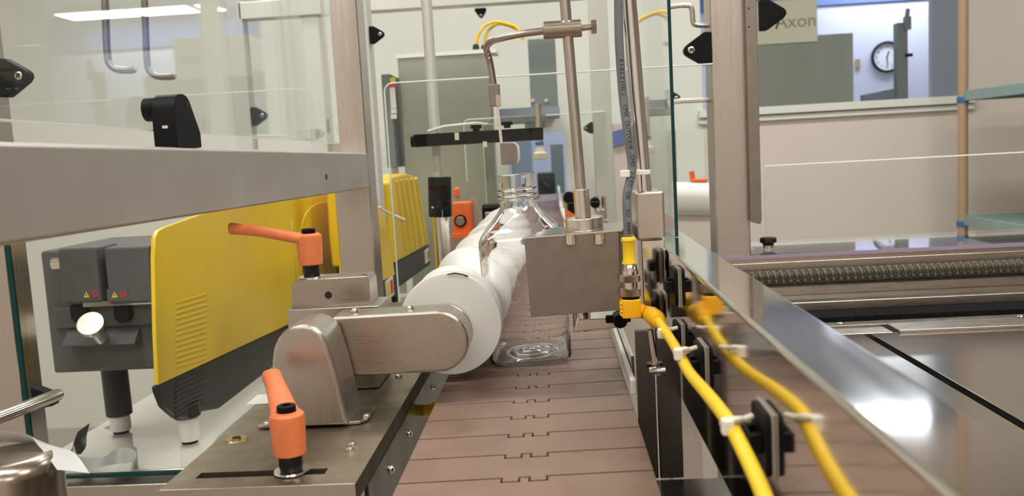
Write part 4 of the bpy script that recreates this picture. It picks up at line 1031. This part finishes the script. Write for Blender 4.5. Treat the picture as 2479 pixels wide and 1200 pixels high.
# orange sensor clamps near the far end of the screw
for px0, py0, px1, py1, y, nm in ((1093, 490, 1144, 568, 1.75, 'larger orange clamp block with a round steel knob left of the timing screw'), (1097, 455, 1112, 478, 1.95, 'small orange knob above the orange clamp block')):
    a, b = YY(px0, py0, y), YY(px1, py1, y)
    t = thing('orange_clamp', nm, 'clamp', ((a.x+b.x)/2, y, b.z), group='orange clamps behind the screw')
    MB().box((a.x, y, b.z), (b.x, y+.03, a.z)).build('block', 'redorange', t, bevel=.004)
    if px1-px0 > 30:
        c = YY(1115, 534, y); MB().cyl((c.x, y-.006, c.z), (c.x, y, c.z), .0125).build('socket', 'black', t); MB().cyl((c.x, y-.009, c.z), (c.x, y-.005, c.z), .0095).build('knob', 'brownrod', t, bevel=.001)
        a, b = YY(1092, 560, y-.02), YY(1140, 574, y-.02); MB().box((a.x, y-.02, b.z), (b.x, y+.0, b.z+.008)).build('lip', 'redorange', t)
        MB().box((a.x-.02, y+.002, -.045), (b.x+.012, y+.028, b.z)).build('mount', 'steel', t)
        MB().box((b.x-.002, y+.032, -.045), (b.x+.014, y+.045, YY(1150, 480, y).z)).build('back_plate', 'steel', t)
    else: MB().box((a.x, y+.031, -.045), (a.x+.01, y+.04, a.z)).build('stem', 'steel', t)
# black tail bracket and grey side rail of the screw's far end
a, b = YY(1158, 508, 1.9), YY(1200, 560, 1.9)
t = thing('screw_end_bracket', 'grey steel bracket with black bearing at the far end of the timing screw', 'bracket', (a.x, 1.69, -.045))
MB().box((sc.x-.045, 1.69, .004), (sc.x+.035, 1.71, sc.z+.03)).box((sc.x-.045, 1.69, -.9), (-.104, 1.71, .004)).build('plate', 'brownrod', t, bevel=.002)
a = YY(1185, 490, 1.8); MB().box((a.x-.01, 1.72, sc.z+.0), (a.x+.025, 1.76, a.z)).build('bearing', 'black', t, bevel=.003)
# small far machine parts on the right of the chain
t = thing('side_grip_unit', 'cluster of black and orange adjusting knobs on steel posts beyond the upright rod', 'adjusting unit', YY(1385, 560, 2.0))
for px, py, r_, mt in ((1378, 478, .014, 'black'), (1392, 500, .016, 'black'), (1380, 520, .010, 'redorange'), (1440, 490, .012, 'black'), (1455, 515, .010, 'chrome')):
    c = YY(px, py, 2.0); MB().cyl((c.x, 1.98, c.z), (c.x, 2.01, c.z), r_, n=20).build('knob', mt, t, bevel=.001)
a, b = YY(1395, 560, 2.0), YY(1472, 530, 2.0); MB().box((a.x, 1.99, a.z), (b.x, 2.03, b.z)).build('rail', 'chrome', t, bevel=.002)
for px in (1372, 1444, 1462):
    a, b = YY(px, 475, 2.0), YY(px, 540, 2.0); MB().cyl((a.x, 2.01, b.z), (a.x, 2.01, a.z), .006, n=16).build('post', 'chrome', t)
MB().box((YY(1435, 560, 2.0).x, 2.0, -.9), (YY(1455, 560, 2.0).x, 2.02, YY(1400, 555, 2.0).z)).build('leg', 'steel', t)
# far machine body on the right, pinkish panel with a blue stripe
t = bgbox('far_machine', 'pinkish-beige machine side with a blue stripe behind the grey cable', 'machine', 1482, 300, 1600, 600, 2.7, .5, 'wall', -.9)
a, b = YY(1478, 320, 2.69), YY(1590, 350, 2.69); MB().prism([(a.x, b.z), (b.x, b.z+.03), (b.x, a.z+.03), (a.x, a.z)], 'y', 2.69, 2.6995).build('blue_stripe', 'blueband', t)
# things behind green-edged glass
t = bgbox('blue_grey_unit', 'blue-grey upright unit behind the green-edged glass', 'machine', 1607, 315, 1640, 440, 2.4, .2, 'bluegrey')
MB().box((YY(1607, 430, 2.4).x, 2.45, -.9), (YY(1630, 430, 2.4).x, 2.5, YY(1607, 440, 2.4).z+.001)).build('stand', 'steel', t)
for py, nm in ((18, 'upper'), (250, 'lower')):
    y5 = 1.245
    pts = [YY(1612, py, y5), YY(1640, py-4, y5), YY(1660, py-5, y5), YY(1672, py-2, y5), YY(1676, py+12, y5), YY(1677, py+30, y5), YY(1684, py+42, y5), YY(1717, py+44, y5)]
    if py > 100: pts = [YY(1612, py, y5), YY(1640, py-5, y5), YY(1670, py-7, y5), YY(1717, py-9, y5)]
    t = thing('door_pull', nm+' bent steel door pull between green-edged glass and right post', 'door handle', pts[0], group='bent door pulls right')
    MB().tube(curve(pts, 5), .0036, 14).build('grip', 'steel', t)
a = YY(1672, 478, 2.0)
t = thing('label_roll', 'white roll lying on its side under an orange lever, seen through the glass', 'roll', a)
MB().cyl((a.x-.04, 2.0, a.z), (a.x+.05, 2.0, a.z-.006), .038, n=40).build('roll', 'white', t, bevel=.002)
c = YY(1690, 437, 2.0); MB().box((c.x-.016, 1.99, c.z-.004), (c.x+.02, 2.01, c.z+.004)).build('lever', 'redorange', t, bevel=.002)
MB().cyl((c.x-.012, 2.0, c.z), (c.x-.014, 2.0, c.z+.022), .006, n=14).build('lever_knob', 'redorange', t)
MB().box((a.x-.04, 2.0, -.9), (a.x+.05, 2.06, a.z-.039)).build('stand', 'wall', t)

# things in the room beyond the conveyor opening
for i, (px0, py0, px1, py1, y, mt, nm) in enumerate(((1235, 330, 1290, 450, 5.6, 'bluegrey', 'blue-grey locker in the far room behind the bottle neck'), (1332, 350, 1366, 420, 6.4, 'cabinet2', 'dark shelf unit in the far room beside the opening'),
      (1300, 420, 1345, 455, 5.2, 'charcoal', 'black low machine at the end of the chain'))):
    bgbox(('locker', 'shelf_unit', 'low_machine')[i], nm, ('locker', 'shelf unit', 'machine')[i], px0, py0, px1, py1, y, .3, mt, -.9)

# ================================================================ RIGHT HAND SIDE : infeed table, lead screw, shelves, window room
XR = 1.25
xl = .116
def yz(py, z, px=2300): return ZZ(px, py, z).y
PZ = -.03
y_plate = yz(798, PZ)
t = thing('infeed_table', 'large brown-grey steel table plate with a black diagonal slot at the lower right', 'table plate', (.7, .5, -.9))
xs = ZZ(2479, 1030, PZ).x
mb = MB(); mb.box((xl, -.2, PZ-.02), (xs-.0045, y_plate, PZ)); mb.box((xs+.0045, -.2, PZ-.02), (XR, y_plate, PZ)); mb.build('plate', 'plate', t, bevel=.0006)
MB().box((xs-.0045, -.2, PZ-.03), (xs+.0045, y_plate, PZ-.006)).build('slot', 'blackrub', t)
y_l = yz(776, PZ+.003)
mb = MB(); mb.box((xs+.035, y_plate-.004, PZ+.0002), (XR, y_l, PZ+.003)); mb.box((xl, y_plate+.0006, PZ-.02), (xs+.03, y_l, PZ+.0001)); mb.build('lip', 'steel_x', t, bevel=.0008)
mb = MB()
for px, py in ((2035, 783), (2470, 766)):
    screw(mb, Matrix.Translation(ZZ(px, py, PZ+.003)), .004, .0015)
mb.build('screw', 'chrome', t)
for x in (.3, 1.1):
    for y in (.2, .85): MB().box((x-.02, y-.02, -.9), (x+.02, y+.02, PZ-.021)).build('leg', 'steel', t)

zr2 = -.022; ya, yb_ = yz(755, zr2), yz(736, zr2)
t = tag(MB().box((xl+.02, 1.006, -.045), (XR, ya-.001, -.0275)).build('front_bar', 'sheet', bevel=.0008), 'narrow grey bar between the bright lip and the black brush strip', 'steel bar')
t = tag(MB().box((xl+.02, ya, -.045), (XR, yb_, zr2)).build('brush_strip', 'blackrub', smooth=0), 'black toothed brush strip lying along the back of the infeed table', 'brush strip')
# bright tracks
t = thing('linear_track', 'bright stepped steel track between black brush strip and lead screw', 'linear track', (.7, 1.05, -.05))
yc1, yc2 = yb_+.002, yz(708, -.012)
MB().box((xl+.02, yc1, -.045), (XR, yc2, -.012)).build('front_bar', 'steel_x', t, bevel=.001)
yc3 = yz(694, -.014); MB().box((xl+.02, yc2+.001, -.045), (XR, yc3-.001, -.016)).build('bright_strip', 'polished', t)
yc4 = 1.170
MB().box((xl+.02, yc3+.001, -.045), (XR, yc4, -.004)).build('rear_bar', 'steel_x', t, bevel=.001)
# lead screw
ls0, ls1 = YY(1830, 668, 1.14), YY(2479, 648, 1.14)
zl = (ls0.z+ls1.z)/2
t = thing('lead_screw', 'long dark trapezoidal-thread lead screw running across the right side', 'lead screw', (.7, 1.14, zl-.009))
x0_, x1_ = .14, XR; p_ = .0092; NX = int((x1_-x0_)/p_*10); rings = []
for j in range(NX+1):
    x = x0_+(x1_-x0_)*j/NX; ring = []
    for i in range(24):
        a = 2*PI*i/24; ph = (x/p_-a/(2*PI)) % 1
        q = min(1, max(0, (abs(ph-.5)-.14)/.1)); r_ = .0066+.0026*q
        ring.append((x, 1.14+r_*math.cos(a), zl+r_*math.sin(a)))
    rings.append(ring)
MB().loft(rings).build('thread', 'screwsteel', t, smooth=60)
for x in (.15, XR+.01): MB().box((x-.008, 1.124, -.0155), (x+.008, 1.150, zl+.014)).build('bearing_block', 'steel', t, bevel=.001)
# channel behind the screw + tinted cover
zch0, zch1 = YY(2300, 668, 1.165).z, YY(2300, 612, 1.165).z
t = thing('screw_housing', 'grey steel housing with a purple-tinted clear cover above the lead screw', 'housing', (.7, 1.2, -.05))
MB().box((xl+.03, 1.172, -.045), (XR, 1.176, zch1)).build('back_wall', 'darksteel', t)
MB().box((xl+.03, 1.155, zch1-.012), (XR, 1.205, zch1)).build('top_channel', 'steel_x', t, bevel=.001)
zc5 = zch1+.006
yf, ybk = yz(603, zc5), yz(568, zc5)
MB().prism([(xl+.008, yf), (XR, yf), (XR, ybk), (.277, ybk), (.277, 1.2185), (xl+.008, 1.2185)], 'z', zc5, zc5+.004).build('tinted_cover', 'purple', t, smooth=0)
MB().box((xl+.008, yf-.0012, zc5-.0005), (XR, yf, zc5+.0042)).build('tinted_edge', 'purple_edge', t, smooth=0)
MB().box((xl+.03, 1.16, zch1), (XR, 1.205, zc5)).build('cover_strip', 'steel_x', t)
for x in (xl+.03, XR-.03): MB().box((x, 1.18, -.9), (x+.03, 1.20, zch1-.013)).build('leg', 'steel', t)
c = ZZ(1860, 600, zc5+.004)
t = thing('cover_knob', 'black round fluted knob on the purple-tinted cover', 'knob', (c.x, c.y, zc5+.004))
MB().cyl((c.x, c.y, zc5+.0045), (c.x, c.y, zc5+.008), .0075).build('washer', 'chrome', t)
mb = MB(); mb.cyl((c.x, c.y, zc5+.008), (c.x, c.y, zc5+.011), .0075); mb.lathe([(.009, .011), (.0115, .0125), (.0115, .0175), (.010, .019), (.001, .019)], 16, 0, Matrix.Translation((c.x, c.y, zc5))); mb.build('head', 'black', t)

# wire shelf rack
rp = YY(2331, 300, 3.3); z1, z2 = YY(2331, 228, 3.3).z, YY(2331, 528, 3.3).z
t = thing('shelf_rack', 'sage-green shelf rack with a tan corner post at the right edge', 'shelf rack', (rp.x+.4, 2.9, -.9))
for x, y in ((rp.x, 3.3), (rp.x+.9, 3.3), (rp.x+.9, 2.0)):
    MB().cyl((x, y, -.9), (x, y, CEIL-.2), .0175, n=20).build('post', 'tan', t)
for z in (z1, z2, -.7):
    sh = MB().box((rp.x, 2.0, z-.006), (rp.x+.9, 3.29, z+.004)).build('shelf', 'shelf', t, bevel=.001)
    mb = MB(); mb.box((rp.x-.005, 2.0, z-.025), (rp.x+.004, 3.29, z+.012)); mb.box((rp.x, 3.285, z-.025), (rp.x+.9, 3.295, z+.012)); mb.build('shelf_rim', 'shelf', t, bevel=.002)
    MB().cyl((rp.x, 3.3, z-.03), (rp.x, 3.3, z-.01), .021, n=20).build('collar', 'blueclip', t)
mb = MB()
for k in range(16):
    y = 2.05+k*.078; mb.box((rp.x+.02, y, z2+.0045), (rp.x+.88, y+.03, z2+.008))
mb.build('slat', 'shelf', t)

# through the window
def wall_of(px0, py0, px1, py1, y): return YY(px0, py0, y), YY(px1, py1, y)
a, b = wall_of(1780, 97, 2066, 300, 4.3)
t = thing('steel_machine_cabinet', 'grey-olive steel machine cabinet with a cream lettered panel beyond the window', 'machine cabinet', ((a.x+b.x)/2, 4.3, -.9))
MB().box((a.x, 4.3, -.9), (b.x, 4.7, b.z)).build('body', 'cabinet', t)
MB().box((a.x, 4.29, b.z), (b.x, 4.7, a.z)).build('door', 'cabinet', t, bevel=.003)
a2, b2 = wall_of(1780, 8, 1980, 102, 4.28)
MB().box((a2.x, 4.28, b2.z+.004), (b2.x, 4.5, a2.z)).build('lettered_panel', 'cream', t, bevel=.003)
c = YY(1926, 52, 4.28)
MB().text('Axon', .088, TR((c.x, 4.2785, c.z), (PI/2, 0, 0)), depth=.001).build('lettering', 'greytext', t, weld=False, smooth=0)
c = YY(1884, 54, 4.28); MB().text('/', .10, TR((c.x, 4.2785, c.z), (PI/2, 0, 0)), depth=.001).build('red_stroke', 'labelr', t, weld=False, smooth=0)
a, b = wall_of(2172, 55, 2199, 250, 4.2)
t = thing('steel_pillar', 'narrow grey steel pillar with a crank on top, in front of the wall clock', 'pillar', ((a.x+b.x)/2, 4.2, -.9))
MB().box((a.x, 4.2, -.9), (b.x, 4.25, a.z)).build('column', 'cabinet2', t, bevel=.003)
c = YY(2196, 45, 4.19); mb = MB(); mb.box((c.x-.012, 4.18, c.z-.05), (c.x+.016, 4.21, c.z+.01)); mb.cyl((c.x, 4.195, c.z), (c.x+.006, 4.195, c.z+.045), .010, n=12); mb.build('crank', 'cabinet2', t, bevel=.002)
c = YY(2199, 133, 4.19); MB().cyl((c.x-.01, 4.195, c.z), (c.x+.02, 4.195, c.z), .008, n=12).build('knob', 'black', t)
a, b = wall_of(2087, 220, 2172, 250, 4.6)
t = thing('dark_screen', 'tilted dark-framed screen at the lower edge of the window', 'screen', ((a.x+b.x)/2, 4.6, -.9))
MB().prism([(a.x, b.z-.1), (b.x+.02, b.z-.1), (b.x+.02, a.z+.01), (a.x, a.z-.02)], 'y', 4.6, 4.63).build('frame', 'bluegrey', t, bevel=.003)
MB().box((a.x+.03, 4.6, -.9), (a.x+.07, 4.63, b.z-.1)).build('stand', 'steel', t)
c = YY(2077, 154, 8.585); tag(MB().box((c.x-.02, 8.575, c.z-.045), (c.x+.02, 8.599, c.z+.045)).build('red_wall_switch', 'tan', bevel=.003), 'small reddish switch on the blue-white wall left of the clock', 'switch')

# pieces that belong to a part go one level below it
SUB = {'cover_vent': 'yellow_cover', 'highlight_arc': 'yellow_cover', 'base_vent': 'charcoal_base', 'warning_sign': 'warning_label', 'stop_sign': 'warning_label',
       'screw_cross': 'screw', 'rivet': 'angle_strip', 'set_screw': 'collar', 'red_heading': 'notice', 'printing': 'sheath', 'corner_mark': 'upper_block',
       'side_screw': 'side_flange', 'socket': 'plug', 'lettering': 'lettered_panel', 'red_stroke': 'lettered_panel', 'graduation': 'body', 'pen_mark': 'screw_body',
       'rib': 'yellow_cover', 'slot_gap': 'body', 'screw_hole': 'body'}
base = lambda o: o.name.split('.')[0]
for o in list(bpy.data.objects):
    if o.parent and o.parent.type == 'EMPTY' and base(o) in SUB:
        sib = [k for k in kids(o.parent) if base(k) == SUB[base(o)]]
        if sib and not o.parent.parent: o.parent = sib[0]
